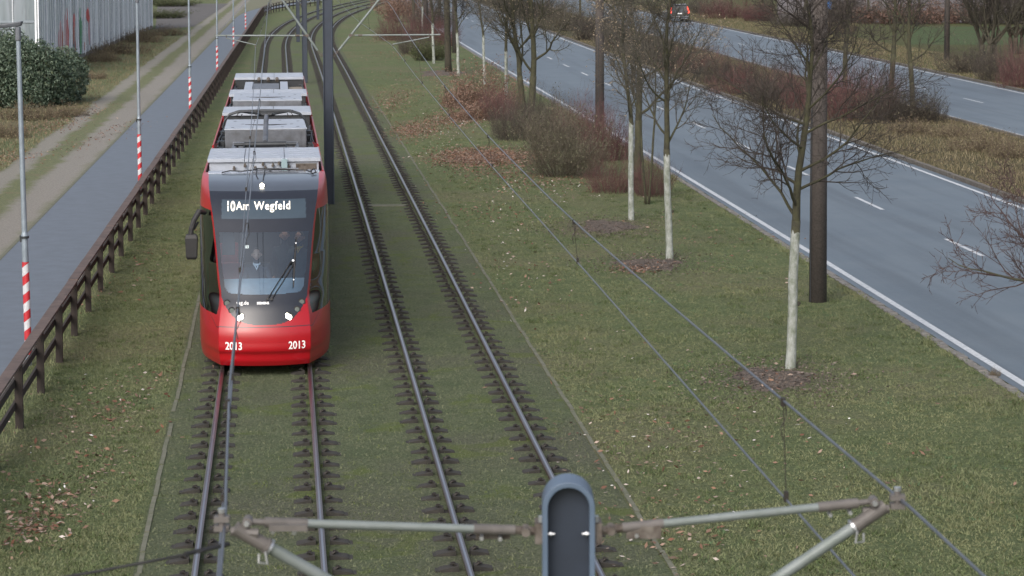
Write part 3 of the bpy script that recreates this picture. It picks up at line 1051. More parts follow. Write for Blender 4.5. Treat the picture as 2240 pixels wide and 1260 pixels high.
def person(loc, rz, label, jacket, seated, group=None, collar=None):
    """one continuous figure facing -Y; hip at the origin of the pose"""
    hz = .52 if seated else .95
    J = []; E_ = []; Rr = []
    def add(p, r, par=None):
        J.append(p); Rr.append(r)
        if par is not None:
            E_.append((par, len(J) - 1))
        return len(J) - 1
    pel = add((0, 0, hz), .15)
    ab = add((0, .01, hz + .18), .135, pel)
    ch = add((0, 0, hz + .38), .15, ab)
    nb = add((0, .01, hz + .52), .07, ch)
    nk = add((0, -.005, hz + .59), .055, nb)
    jaw = add((0, -.025, hz + .65), .068, nk)
    cr = add((0, -.01, hz + .745), .092, jaw)
    add((0, .0, hz + .80), .07, cr)
    hands = []
    for s in (-1, 1):
        sh = add((s * .175, .01, hz + .46), .062, ch)
        if seated:
            el = add((s * .24, -.10, hz + .22), .045, sh); wr = add((s * .16, -.34, hz + .24), .030, el)
            hand_dir = Vector((-s * .15, -1, -.05)).normalized()
        else:
            el = add((s * .23, .02, hz + .17), .045, sh); wr = add((s * .22, -.14, hz - .02), .030, el)
            hand_dir = Vector((0, -.4, -1)).normalized()
        pm = Vector(J[wr]) + hand_dir * .06
        pi = add(tuple(pm), .030, wr)
        hands.append((pm, hand_dir, s))
        hp = add((s * .09, 0, hz - .05), .095, pel)
        if seated:
            kn = add((s * .11, -.42, hz - .03), .065, hp); an = add((s * .11, -.46, .09), .045, kn)
        else:
            kn = add((s * .10, -.01, .50), .065, hp); an = add((s * .10, .02, .09), .045, kn)
        add((s * .11, (J[an][1]) - .15, .045), .040, an)
    body = skin_body('body', J, E_, Rr)
    root = ob('person', body, jacket)
    root.location = loc; root.rotation_euler = (0, 0, rz)
    tag(root, label, 'person', group)
    # head: face shell in skin colour with nose, ears, eyes, mouth
    hm = MB()
    n1, n2 = 18, 24
    Vv = []
    for i in range(n1 + 1):
        th_ = math.pi * i / n1
        for j in range(n2):
            a = 2 * math.pi * j / n2
            x = .079 * math.sin(th_) * math.cos(a); y = .100 * math.sin(th_) * math.sin(a); z = .122 * math.cos(th_)
            if z < 0: x *= 1 + z * 2.2; y *= 1 + z * 1.2
            fr_ = max(0, -math.sin(a)) * math.sin(th_)
            nose = math.exp(-((x / .014) ** 2) - ((z + .02) / .03) ** 2) * (fr_ > .5)
            y -= .022 * nose
            eye = math.exp(-(((abs(x) - .032) / .016) ** 2) - ((z - .012) / .012) ** 2) * (fr_ > .4)
            y += .008 * eye
            Vv.append((x, y - .012, hz + .715 + z))
    Ff = [(i * n2 + j, i * n2 + (j + 1) % n2, (i + 1) * n2 + (j + 1) % n2, (i + 1) * n2 + j) for i in range(n1) for j in range(n2)]
    head = ob('head', MB().add(Vv, Ff), SKIN, root, smooth=True)
    fm = MB()
    for s in (-1, 1):
        fm.tube([(s * .032 - .012, -.098, hz + .727), (s * .032 + .012, -.098, hz + .727)], .005, 6)
    obs('eye', fm, HAIR, head)
    ob('mouth', MB().tube([(-.022, -.098, hz + .655), (0, -.104, hz + .655), (.022, -.098, hz + .655)], .004, 6), M('lips', (.35, .12, .10), .6), head)
    obs('ear', MB().tube([(-.082, 0, hz + .69), (-.088, .008, hz + .715), (-.080, .01, hz + .735)], .012, 6).tube([(.082, 0, hz + .69), (.088, .008, hz + .715), (.080, .01, hz + .735)], .012, 6), SKIN, head)
    hv = []
    for i in range(9):
        th_ = math.pi * .56 * i / 8
        for j in range(n2):
            a = 2 * math.pi * j / n2
            k = 1.0
            zz = .132 * math.cos(th_)
            if math.sin(a) < 0 and zz < .055: zz = .055 + (zz - .055) * .12
            hv.append((.087 * math.sin(th_) * math.cos(a), .108 * math.sin(th_) * math.sin(a) * (1 if math.sin(a) > 0 else .93), hz + .715 + zz))
    ob('hair', MB().add(hv, [(i * n2 + j, i * n2 + (j + 1) % n2, (i + 1) * n2 + (j + 1) % n2, (i + 1) * n2 + j) for i in range(8) for j in range(n2)]), HAIR, head, smooth=True)
    if collar:
        ob('collar', MB().tube([(.05 * math.cos(a), .05 * math.sin(a) - .005, hz + .555 + .02 * math.sin(a)) for a in np.linspace(0, 2 * math.pi, 14)], .022, 8).tube([(-.035, -.055, hz + .55), (0, -.125, hz + .46), (.035, -.055, hz + .55)], .02, 6), collar, root)
    for pm, hdv, s in hands:
        side_ = hdv.cross(Vector((0, 0, 1))).normalized() if abs(hdv.z) < .9 else Vector((0, 1, 0))
        dn = hdv.cross(side_).normalized()
        if dn.z > 0: dn = -dn
        mb = MB(); mb.tube([pm - hdv * .055, pm - hdv * .02, pm + hdv * .035], [.026, .034, .030], 10)
        for q, ln in enumerate((.066, .078, .074, .058)):
            b0 = pm + hdv * .03 + side_ * ((q - 1.5) * .019)
            mb.tube([b0, b0 + hdv * ln * .5 + dn * .010, b0 + hdv * ln * .85 + dn * .032], [.0095, .0085, .0065], 6)
        b0 = pm - hdv * .01 + side_ * (.03 * -s)
        mb.tube([b0, b0 + hdv * .03 + side_ * (-.02 * s) + dn * .01, b0 + hdv * .055 + side_ * (-.018 * s) + dn * .03], [.012, .010, .008], 6)
        ob('hand', mb, SKIN, root)
    return root

# ------------------------------------------------------------------ the tram
TY = 41.0
tram = thing('tram', (-.283 - .0967 * TY, TY, 0), 'red low-floor tram with black front and lit headlamps coming towards the viewer', 'tram', rz=math.atan(.0967))
tram.scale = (1.025, 1, 1)
PROF = [(.20, .12, .74, 1.13), (.28, .07, .75, 1.14), (.42, .03, .76, 1.15), (.46, .0, .765, 1.15), (.62, -.01, .77, 1.15), (.80, .01, .77, 1.15), (.90, .05, .765, 1.15), (1.05, .12, .75, 1.15), (1.2, .20, .73, 1.15),
        (1.35, .31, .72, 1.15), (1.6, .50, .75, 1.15), (2.0, .85, .795, 1.15), (2.4, 1.21, .84, 1.148), (2.7, 1.50, .885, 1.14), (2.9, 1.75, .925, 1.13), (3.0, 1.92, .94, 1.125), (3.08, 2.12, .955, 1.12), (3.15, 2.38, .965, 1.11), (3.20, 2.72, .975, 1.10), (3.225, 3.05, .98, 1.09), (3.235, 3.38, .985, 1.085)]
PR = np.array(PROF)
tt = np.concatenate([[0], np.cumsum(np.hypot(np.diff(PR[:, 0]), np.diff(PR[:, 1])))])
fine = np.linspace(0, tt[-1], 330)
# smooth interpolation of the profile (catmull-rom)
def crom(t, T, Y):
    m_ = np.gradient(Y, T)
    i = np.clip(np.searchsorted(T, t) - 1, 0, len(T) - 2)
    h = T[i + 1] - T[i]; u = (t - T[i]) / h
    return (2 * u**3 - 3 * u**2 + 1) * Y[i] + (u**3 - 2 * u**2 + u) * h * m_[i] + (-2 * u**3 + 3 * u**2) * Y[i + 1] + (u**3 - u**2) * h * m_[i + 1]
PZ, PY, PA, PW = [crom(fine, tt, PR[:, k]) for k in range(4)]
NF, NC = 120, 130
BULGE = .17
cols = []
nr = len(fine)
Xg = np.zeros((nr, NF + 1 + 2 * NC)); Yg = Xg.copy(); Dg = Xg.copy(); Tg = Xg.copy()
uf = np.linspace(-1, 1, NF + 1)
Xg[:, NC:NC + NF + 1] = PA[:, None] * uf
Yg[:, NC:NC + NF + 1] = PY[:, None] + BULGE * np.abs(uf)[None] ** 2.2
YE = 3.6
tc_ = np.linspace(0, 1, NC + 1)[1:] ** 1.25
y0c = PY + BULGE
P0 = np.stack([PA, y0c], 1); P3 = np.stack([PW, np.full(nr, YE)], 1)
kq = np.minimum(1, (YE - y0c) / 2.6)
P1 = np.stack([PA + (PW - PA) * .93, y0c + 1.05 * kq], 1); P2 = np.stack([PW, y0c + 1.25 * kq], 1)
B = ((1 - tc_)[None, :, None] ** 3 * P0[:, None] + 3 * ((1 - tc_) ** 2 * tc_)[None, :, None] * P1[:, None] + 3 * ((1 - tc_) * tc_ ** 2)[None, :, None] * P2[:, None] + (tc_ ** 3)[None, :, None] * P3[:, None])
Xg[:, NC + NF + 1:] = B[:, :, 0]; Yg[:, NC + NF + 1:] = B[:, :, 1]
Xg[:, :NC] = -B[:, ::-1, 0]; Yg[:, :NC] = B[:, ::-1, 1]
dist = np.hypot(B[:, :, 0] - PA[:, None], B[:, :, 1] - y0c[:, None])
Dg[:, NC + NF + 1:] = dist; Dg[:, :NC] = dist[:, ::-1]
Zg = np.repeat(PZ[:, None], Xg.shape[1], 1)
nc = Xg.shape[1]
avg = lambda A: (A[:-1, :-1] + A[1:, :-1] + A[:-1, 1:] + A[1:, 1:]) / 4
Xc, Yc_, Zc, Dc = avg(Xg), avg(Yg), avg(Zg), avg(Dg)
Ac = np.repeat(((PA[:-1] + PA[1:]) / 2)[:, None], nc - 1, 1)
front = Dc == 0
cls = np.zeros(Xc.shape, int)                   # 0 red body
ax = np.abs(Xc)
zb = .915 + .43 * (ax / Ac) ** 3.2
mask = front & (Zc > zb) & (Zc <= 3.03)
cls[mask] = 1
cls[front & (Zc > 3.03)] = 2
zb2 = 1.40 + .03 * (ax / .7) ** 2
wx = np.clip((ax - (Ac - .075 - .09)) / .09, 0, 1)
ws = front & (Zc > zb2 + .09 * wx ** 3) & (Zc < 2.385) & (ax < Ac - .07)
cls[ws] = 3
cls[front & (ax < .725) & (Zc > 2.60) & (Zc < 2.90)] = 4
zlo = np.where(Yc_ > 2.2, 1.06 - .10 * (Yc_ - 2.2), 1.06)
sg = (~front) & (Dc > .098) & (Zc > np.maximum(zlo, 1.02) + .22 * np.clip((.16 - Dc) / .1, 0, 1)) & (Zc < 2.72)
cls[sg] = 5
# dark joint between bumper and nose
seam = np.abs(Zc - (.885 - .05 * np.clip(ax - .55, 0, 1))) < .0062
cls[seam & front & (cls == 0)] = 6
seam2 = (~front) & (np.abs(Zc - (.86 + .42 * np.clip(Dc - .12, 0, .35) - 1.2 * np.clip(Dc - .5, 0, 1))) < .006) & (Dc < .62)
cls[seam2 & (cls == 0)] = 6
VG = np.stack([Xg, Yg, Zg], 2).reshape(-1, 3)
def grid_part(name, k, mat, parent, bump_=0):
    jj, ii = np.nonzero(np.isin(cls, k))
    a = jj * nc + ii
    F = np.stack([a, a + 1, a + 1 + nc, a + nc], 1)
    us, inv = np.unique(F, return_inverse=True)
    inv = inv.reshape(F.shape)
    me = bpy.data.meshes.new(name)
    me.from_pydata([tuple(p) for p in VG[us]], [], [tuple(q) for q in inv])
    me.shade_smooth()
    return ob(name, me, mat, parent)
grid_part('body', [0], RED, tram)
grid_part('front_mask', [1, 6], MASKB, tram)
grid_part('roof_fairing', [2], CAPG, tram)
grid_part('windscreen', [3], GLASS, tram)
disp = grid_part('destination_display', [4], DISP, tram)
grid_part('cab_side_window', [5], DGLASS, tram)


def surf_y(x, z):
    y = np.interp(z, PZ, PY); a = np.interp(z, PZ, PA)
    return y + BULGE * min(1, abs(x) / a) ** 2.2


def on_surf(u, v, outw=.02):
    """seen pixel of the tram front -> point on the front surface, in tram axes"""
    d = TY + .5
    for _ in range(30):
        g_ = F_ + R2 * (u - 1120) / FPX + U2 * (PV - v) / FPX
        t = d / g_[1]
        x, z = g_[0] * t - tram.location.x, H + g_[2] * t
        lx = (x + .0967 * (d - TY)) / 1.025
        d = d * .5 + .5 * (TY + surf_y(lx, z) - .0967 * lx * 0)
    return Vector((lx, surf_y(lx, z) - outw, z))


def text_on(s, x0, z0, size, mat, parent, name, sx=1., bold=0., lift=.006, sp=1.):
    cu = bpy.data.curves.new('t', 'FONT'); cu.body = s; cu.size = size; cu.offset = bold; cu.space_character = sp
    cu.resolution_u = 3
    o = bpy.data.objects.new('t', cu); COL.objects.link(o)
    bpy.context.view_layer.update()
    me = bpy.data.meshes.new_from_object(o.evaluated_get(bpy.context.evaluated_depsgraph_get()))
    bpy.data.objects.remove(o)
    bm = bmesh.new(); bm.from_mesh(me); bmesh.ops.triangulate(bm, faces=bm.faces)
    for v_ in bm.verts:
        x, z = x0 + v_.co.x * sx, z0 + v_.co.y
        v_.co = (x, surf_y(x, z) - lift, z)
    bm.to_mesh(me); bm.free()
    return ob(name, me, mat, parent)


text_on('2013', -.66, .50, .185, WHITE, tram, 'fleet_number', .78, .0035)
text_on('2013', .395, .50, .185, WHITE, tram, 'fleet_number', .78, .0035)
text_on('vag.de', -.47, 1.245, .088, WHITE, tram, 'operator_lettering', .95, .0008)
text_on('SIEMENS', -.125, 1.25, .052, WHITE, tram, 'maker_lettering', 1., .0022, sp=1.05)
text_on('10', -.655, 2.725, .225, LIT, disp, 'line_number', .74, .0035, sp=1.0)
text_on('Am', -.475, 2.745, .185, LIT, disp, 'lettering', .88, .0022, sp=1.05)
text_on('Wegfeld', -.165, 2.745, .185, LIT, disp, 'lettering', .90, .0022, sp=1.12)

# lamps
for s in (-1, 1):
    for (x, z, r_) in ((.625, 1.262, .050), (.545, 1.150, .048)):
        x *= s; y = surf_y(x, z)
        nrm = Vector((s * .35, -.9, .35)).normalized()
        b_ = ob('marker_lamp', MB().tube([Vector((x, y + .03, z)), Vector((x, y - .012, z))], r_ + .010, 20), BLACKR, tram)
        ob('lamp_lens', MB().disc((x, y - .013, z), (0, -1, .1), r_ * .82, .006, 20), LENS, b_)
    x, z = s * .405, 1.04; y = surf_y(x, z)
    hl = ob('headlamp', MB().tube([Vector((x, y + .04, z)), Vector((x, y - .008, z))], .078, 22), DARKM, tram)
    ob('lit_lamp', MB().disc((x + s * .0, y - .008, z - .012), (0, -1, .1), .052, .012, 22).disc((x - s * .028, y - .008, z + .034), (0, -1, .1), .028, .012, 16), LAMPW, hl)
x, z = -.03, 3.098; y = surf_y(x, z)
ul = ob('upper_headlamp', MB().disc((x, y + .02, z), (0, -1, .35), .056, .05, 22), DARKM, tram)
ob('lit_lamp', MB().disc((x, y - .03, z + .018), (0, -1, .35), .040, .012, 22), LAMPW, ul)

# mirror
mx = -1.25
mr = ob('mirror', MB().tube([(-1.02, 1.95, 2.66), (-1.12, 1.80, 2.70), (-1.20, 1.72, 2.56), (-1.25, 1.70, 2.40), (-1.26, 1.70, 2.28)], [.04, .05, .05, .045, .05], 10).tube([(-1.14, 1.86, 2.5), (-1.2, 1.78, 2.40), (-1.28, 1.72, 2.36)], .02, 8), BLACKR, tram)
hs = MB()
hs.add([(x, y, z) for z, w, dd in ((1.86, .075, .05), (1.90, .095, .075), (2.24, .11, .085), (2.31, .09, .06)) for x, y in ((mx - w, 1.70 - dd), (mx + w, 1.70 - dd), (mx + w, 1.70 + dd), (mx - w, 1.70 + dd))],
       [(3, 2, 1, 0), (12, 13, 14, 15)] + [(4 * k + i, 4 * k + (i + 1) % 4, 4 * k + 4 + (i + 1) % 4, 4 * k + 4 + i) for k in range(3) for i in range(4)])
ob('mirror_housing', hs, BLACKR, mr, bev=.015)

# wiper
w1 = [on_surf(585, 654, .03), on_surf(610, 614, .05), on_surf(634.6, 575, .05)]
w2 = [on_surf(594, 654, .03), on_surf(618, 617, .05), on_surf(641.5, 578, .05)]
wp = ob('wiper', MB().tube(w1, .010, 6).tube(w2, .010, 6).tube([w1[-1], on_surf(641, 570, .05), w2[-1]], .016, 6).disc(w1[0], (0, -1, .3), .022, .02, 10).disc(w2[0], (0, -1, .3), .022, .02, 10), BLACKR, tram)
bl_ = [on_surf(648.5, 519, .035), on_surf(646.5, 545, .035), on_surf(644, 575, .035), on_surf(642.5, 605, .035), on_surf(641.5, 629, .035)]
ob('wiper_blade', MB().tube(bl_, [.010, .014, .02, .014, .010], 6), BLACKR, wp)
ob('wiper_joint', MB().disc(on_surf(641, 570, .06), (0, -1, .3), .02, .03, 8).disc(on_surf(647, 532, .05), (0, -1, .3), .012, .02, 8).disc(on_surf(642, 612, .05), (0, -1, .3), .012, .02, 8), BOLT, wp)

# underside, inside
ob('underframe', MB().box(-.66, .66, 1.1, 3.6, .075, .34).box(-.66, .66, .4, 1.1, .20, .34).box(-1.0, 1.0, 3.6, 36.6, .26, .36), BLACKR, tram)  # low box behind the nose is shaped to shade the ground below
ob('cab_floor', MB().box(-.7, .7, .6, 2.8, .34, .36).box(-1.05, 1.05, 3.65, 9, .34, .36), INTD, tram)
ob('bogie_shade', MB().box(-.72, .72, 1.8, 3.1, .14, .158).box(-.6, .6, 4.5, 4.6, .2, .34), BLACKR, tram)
dsh = MB()
dsh.add([(-.66, .48, .9), (.66, .48, .9), (.66, .50, 1.37), (-.66, .50, 1.37), (-.74, 1.22, .9), (.74, 1.22, .9), (.74, 1.16, 1.58), (-.74, 1.16, 1.58)], [(0, 1, 2, 3), (5, 4, 7, 6), (3, 2, 6, 7), (0, 3, 7, 4), (1, 5, 6, 2)])
ob('dashboard', dsh, DASH, tram, bev=.02)
ob('inner_walls', MB().box(-1.10, -1.08, 3.65, 9, .36, 3.0).box(1.08, 1.10, 3.65, 9, .36, 3.0).box(-1.08, 1.08, 8.9, 9, .36, 3.0).box(-.93, .93, 2.2, 9, 2.96, 3.0), INTD, tram)
obs('seat', MB().box(-.95, -.50, 4.9, 5.0, .8, 1.75).box(-.95, -.50, 5.0, 5.5, .75, .85).box(-.85, -.45, 3.9, 3.98, .8, 1.45), SEATR, tram, bev=.03)
obs('partition', MB().box(-1.0, -.38, 2.95, 3.0, .36, 1.62).box(.55, 1.0, 5.0, 5.04, .36, 1.5), SEATR, tram)
obs('grab_pole', MB().tube([(-.42, 3.2, .36), (-.42, 3.2, 2.9)], .018, 8).tube([(.3, 4.4, .36), (.3, 4.4, 2.9)], .018, 8).tube([(-.6, 5.6, .36), (-.6, 5.6, 2.9)], .018, 8), BOLT, tram)
obs('cabin_lamp', MB().box(-.75, -.60, 3.0, 8.6, 2.93, 2.955).box(.60, .75, 3.0, 8.6, 2.93, 2.955), INTL, tram)
ob('driver_seat', MB().box(-.36, .10, 2.12, 2.24, .9, 1.72).box(-.36, .10, 1.75, 2.2, 1.0, 1.12), BLACKR, tram, bev=.03)
ob('screen_monitor', MB().box(-.72, -.50, 1.5, 1.54, 1.95, 2.36), BLACKR, tram, bev=.01)
ob('ticket_reader', MB().box(-.36, -.28, 2.6, 2.66, 1.93, 1.98), LIT, tram)

# sections behind the cab: side walls, windows, parapets, deck
secs = [(YE, 9.1), (9.7, 18.2), (18.8, 27.3), (27.9, 36.8)]
for i, (a, b) in enumerate(secs):
    sc_ = MB()
    for s in (-1, 1):
        out = [(s * 1.13, .22), (s * 1.15, .45), (s * 1.15, 2.4), (s * 1.13, 2.9), (s * 1.085, 3.235), (s * 1.05, 3.25), (s * 1.05, 2.98), (s * 1.10, 2.9), (s * 1.12, .22)]
        sc_.prism(out, a, b)
    sc_.box(-1.05, 1.05, b - .04, b, .3, 2.95)
    sb_ = ob('body_section', sc_, RED, tram)
    ob('roof_deck', MB().box(-1.045, 1.045, a, b, 2.93, 2.985), BLACKR, sb_)
    wn = MB()
    for s in (-1, 1):
        y = a + .3
        while y + 1.7 < b:
            wn.box(min(s * 1.145, s * 1.156), max(s * 1.145, s * 1.156), y, y + 1.7, 1.0, 2.45); y += 1.82
    obs('side_window', wn, DGLASS, sb_)
    if i < 3:
        ob('bellows', MB().box(-1.0, 1.0, b, b + .6, .35, 2.95).box(-1.04, 1.04, b + .05, b + .15, .32, 3.02).box(-1.04, 1.04, b + .25, b + .35, .32, 3.02).box(-1.04, 1.04, b + .45, b + .55, .32, 3.02), BLACKR, tram)
ob('cab_roof_deck', MB().box(-1.0, 1.0, 3.3, 3.65, 3.02, 3.06), CAPG, tram)
ob('corner_flap', MB().add([(-1.13, 9.15, 2.9), (-1.02, 9.15, 3.30), (-.95, 9.6, 3.30), (-1.13, 9.6, 2.9)], [(0, 1, 2, 3)]).add([(1.13, 9.15, 2.9), (1.02, 9.15, 3.30), (.95, 9.6, 3.30), (1.13, 9.6, 2.9)], [(0, 3, 2, 1)]), RED, tram)


def cabinet(y0, y1, zt, seams, w=1.04, mt_=None):
    b_ = ob('roof_cabinet', MB().box(-w + .04, w - .04, y0 + .05, y1 - .03, 2.985, zt - .07), mt_ or DARKM, tram, bev=.006)
    lid = MB(); xs = [-w] + seams + [w]
    for p, q in zip(xs[:-1], xs[1:]):
        lid.box(p + .006, q - .006, y0, y1, zt - .07, zt)
        for k in range(5):                       # raised stiffening ribs pressed in the lid
            yy = y0 + .25 + k * (y1 - y0 - .5) / 4
            lid.box(p + .08, q - .08, yy - .012, yy + .012, zt, zt + .006)
    ob('lid', lid, ALU, b_, bev=.008)
    return b_


c1 = cabinet(4.4, 6.8, 3.41, [-.36, .37], mt_=ALU)
ob('intake_grille', MB().box(.58, .96, 4.435, 4.448, 3.03, 3.30), RUSTY, c1)
fit = MB()
for x, z in ((-.35, 3.27), (-.02, 3.29), (.27, 3.30), (.16, 3.27), (-.55, 3.22), (.02, 3.22), (-.16, 3.22), (.45, 3.24)):
    fit.tube([(x, 4.46, z), (x, 4.36, z)], .028, 10).tube([(x, 4.36, z + .05), (x, 4.36, z - .02)], .02, 8)
obs('roof_fitting', fit, RUSTY, c1)
ob('antenna_box', MB().box(.315, .425, 4.25, 4.38, 3.16, 3.40), M('pale_blue_plastic', (.24, .33, .36), .4, var=.1), tram, bev=.008)
rr_ = ob('roof_rail_box', MB().box(-.62, .30, 3.75, 4.1, 3.06, 3.20), ALU, tram, bev=.008)
ob('end_plate', MB().box(-.70, -.62, 3.72, 4.1, 3.04, 3.19), ALUD, rr_)
ob('spare_contact_bar', MB().tube([(-.22, 3.6, 3.20), (.72, 3.6, 3.21)], .035, 8).tube([(-.20, 3.62, 3.27), (.62, 3.62, 3.27)], .022, 8).tube([(.1, 3.65, 3.25), (.15, 3.5, 3.23), (.95, 3.5, 3.20)], .015, 6), ALUD, tram)
ob('roof_cable', MB().tube([(-.75, 3.3, 3.25), (-.6, 3.35, 3.28), (-.4, 3.3, 3.27), (-.2, 3.4, 3.28), (-.1, 3.5, 3.30), (.5, 3.45, 3.28), (.75, 3.4, 3.27), (.85, 3.2, 3.25)], .012, 6)
   .tube([(-.12, 3.45, 3.28), (-.14, 3.0, 3.24), (-.10, 2.6, 3.19)], .009, 6).tube([(.02, 3.45, 3.28), (.0, 2.9, 3.23), (-.01, 2.5, 3.18)], .009, 6).tube([(.8, 3.5, 3.22), (.9, 3.3, 3.30), (.93, 3.1, 3.25), (.85, 3.0, 3.24)], .012, 6), BLACKR, tram)
ob('cab_roof_lip', MB().box(-1.0, -.45, 3.35, 3.8, 3.14, 3.24).box(.75, 1.0, 3.35, 3.8, 3.14, 3.24), ALU, tram, bev=.01)
cabinet(16.9, 19.2, 3.43, [.15])
cabinet(25.0, 27.2, 3.39, [.15])
cabinet(33.7, 36.4, 3.38, [.15])
for (y0, y1, zt, w, zf) in ((11.3, 14.2, 3.43, .86, 2.99), (20.6, 23.6, 3.47, .85, 2.99)):
    b_ = ob('cooling_unit', MB().box(-w, w, y0, y1, zf, zt), ALUD, tram, bev=.02)
    lid = ob('lid', MB().box(-w - .01, w + .01, y0 - .01, y1 + .01, zt, zt + .03), ALU, b_, bev=.006)
    hm = MB()
    for x, y in ((-.7, .4), (-.68, 2.3), (-.3, .5), (-.25, 2.5), (.35, .45), (.3, 2.5), (.68, .5), (.7, 2.2), (.0, 2.0), (-.5, 1.4), (.55, 1.3)):
        hm.disc((x, y0 + y, zt + .028), (0, 0, 1), .035, .005, 12)
    hm.tube([(-.45, y0 + 1.2, zt + .032), (-.2, y0 + 1.0, zt + .032), (.0, y0 + .95, zt + .032), (.2, y0 + 1.0, zt + .032), (.45, y0 + 1.2, zt + .032)], [.006, .02, .025, .02, .006], 6)
    ob('vent_holes', hm, BLACKR, lid)
    ob('louvre', MB().box(-w + .06, w - .12, y0 - .014, y0 - .004, zf + .06, zt - .05), ALUD, b_)
b_ = ob('converter_box', MB().box(-.45, .30, 29.4, 32.2, 2.99, 3.28), ALUD, tram, bev=.02)
obs('side_box', MB().box(-.70, -.47, 28.3, 33.5, 2.99, 3.26).box(.33, .55, 28.3, 33.5, 2.99, 3.26), ALU, b_)
ob('tan_cover', MB().box(.58, .98, 29, 32.5, 2.99, 3.15), M('tan_cover', (.25, .22, .17), .8, var=.3), tram)
lit_ = MB()
for x in (-.3, -.02, .24):
    lit_.tube([(x, 33.5, 3.28), (x, 33.6, 3.36)], .05, 8)
obs('roof_fitting', lit_, RUSTY, tram)
pip = MB()
for s in (-1, 1):
    for (a, b) in ((10.0, 16.7), (19.4, 24.8), (28.2, 33.5)):
        for q in range(3):
            x = s * (.93 + .035 * q)
            pts = [(x + rnd.uniform(-.03, .03), a + (b - a) * k / 9, 3.03 + .05 * q + rnd.uniform(-.02, .05)) for k in range(10)]
            pip.tube(pts, .022, 6)
        for k in range(7):
            yy = a + (b - a) * (k + .5) / 7
            pip.box(*sorted((s * .88, s * 1.04)), yy - .05, yy + .05 + rnd.uniform(0, .2), 2.99, 3.05 + rnd.uniform(0, .14))
obs('roof_pipe', pip, DARKM, tram)
jn = MB()
for yy in (7.4, 8.2, 10.3, 10.8, 15.2, 15.9):
    jn.box(-.9, .9, yy, yy + .07, 2.99, 3.08)
for k in range(14):
    x = -.85 + 1.7 * k / 13
    jn.box(x - .03, x + .03, 7.2, 8.8, 2.99, 3.04 + rnd.uniform(0, .16))
ob('roof_clutter', jn, ALUD, tram)

# pantograph: base frame, lower arm up to the knee, upper arm back to the collector head
pan = ob('pantograph', MB().box(-.68, .68, 8.55, 8.75, 3.16, 3.26).box(-.68, .68, 10.3, 10.45, 3.16, 3.24).box(-.68, -.60, 8.6, 10.4, 3.14, 3.22).box(.60, .68, 8.6, 10.4, 3.14, 3.22), ALUD, tram, bev=.01)
iso = MB()
for x in (-.6, .6):
    for y in (8.7, 10.35):
        for q in range(4):
            iso.disc((x, y, 3.0 + q * .04), (0, 0, 1), .06 if q % 2 == 0 else .04, .04, 12)
obs('insulator', iso, RUSTY, pan)
ob('base_shaft', MB().tube([(-.42, 8.66, 3.33), (.42, 8.66, 3.33)], .055, 12).tube([(-.62, 8.66, 3.33), (.62, 8.66, 3.33)], .035, 10).tube([(-.42, 8.66, 3.33), (-.42, 7.9, 3.15)], .02, 6).tube([(.42, 8.66, 3.33), (.42, 7.9, 3.15)], .02, 6), DARKM, pan)
ob('lower_arm', MB().tube([(0, 8.75, 3.36), (.02, 10.35, 3.80)], [.055, .05], 12), ALUD, pan)
kn = (.02, 10.35, 3.82)
ob('upper_arm', MB().tube([(-.16, 10.35, 3.83), (.20, 10.35, 3.83)], .04, 10).tube([(-.10, 10.35, 3.83), (-.55, 8.6, 4.02)], .02, 8).tube([(.14, 10.35, 3.83), (.55, 8.6, 4.02)], .02, 8).tube([(-.30, 9.6, 3.92), (.30, 9.6, 3.92)], .014, 6), DARKM, pan)
hb = MB()
for y in (8.38, 8.72):
    hb.tube([(-.84, y, 3.70), (-.80, y, 3.84), (-.70, y, 3.96), (-.52, y, 4.02), (0, y, 4.035), (.52, y, 4.02), (.70, y, 3.96), (.80, y, 3.84), (.84, y, 3.70)], .019, 8)
for x in (-.5, -.2, .2, .5):
    hb.tube([(x, 8.38, 4.0), (x, 8.72, 4.0)], .012, 6)
ob('collector_head', hb, DARKM, pan)
obs('head_hanger', MB().tube([(-.52, 8.5, 4.0), (-.56, 8.45, 3.93), (-.48, 8.45, 3.9), (-.45, 8.5, 3.97)], .01, 6).tube([(.52, 8.5, 4.0), (.56, 8.45, 3.93), (.48, 8.45, 3.9), (.45, 8.5, 3.97)], .01, 6), CLIP, pan)


def tw(x, y, z):
    a = tram.rotation_euler[2]
    return (tram.location.x + x * math.cos(a) - y * math.sin(a), tram.location.y + x * math.sin(a) + y * math.cos(a), z)


person(tw(-.14, 1.95, .66), tram.rotation_euler[2], 'tram driver sitting behind the windscreen in dark jacket and pale collar', JACK, True, collar=SHIRT)
person(tw(.36, 3.7, .36), tram.rotation_euler[2] + .1, 'passenger in teal jacket standing behind the driver, seen high right in the windscreen', JACK2, False)
person(tw(.64, 3.3, .36), tram.rotation_euler[2] - .3, 'passenger with yellow scarf standing at the right edge of the tram windscreen', JACK2, False, collar=SCARF)

# ------------------------------------------------------------------ the car
cp = G(1487, 49)
car = thing('car', (cp[0], cp[1], 0.012), 'dark grey estate SUV with lit red tail lamps driving away on the far road', 'car', rz=.095)
CARP = M('dark_car_paint', (.02, .027, .034), .2, .3, var=.1, coat=1)
prof = [(0, .38), (-.02, .62), (.0, .92), (.06, 1.05), (3.2, 1.06), (4.6, .98), (4.85, .75), (4.9, .42), (4.7, .28), (.2, .28)]
bm_ = MB(); V = []; k = len(prof)
for x, sh in ((-.97, .06), (-.90, 0), (.90, 0), (.97, .06)):
    V += [(x, y + (sh if y < 1 else -sh), z + (sh if z < .5 else -sh * (z > .9))) for y, z in prof]
bm_.add(V, [tuple(range(k)), tuple(range(3 * k, 4 * k))] + [(r_ * k + i, r_ * k + (i + 1) % k, (r_ + 1) * k + (i + 1) % k, (r_ + 1) * k + i) for r_ in range(3) for i in range(k)])
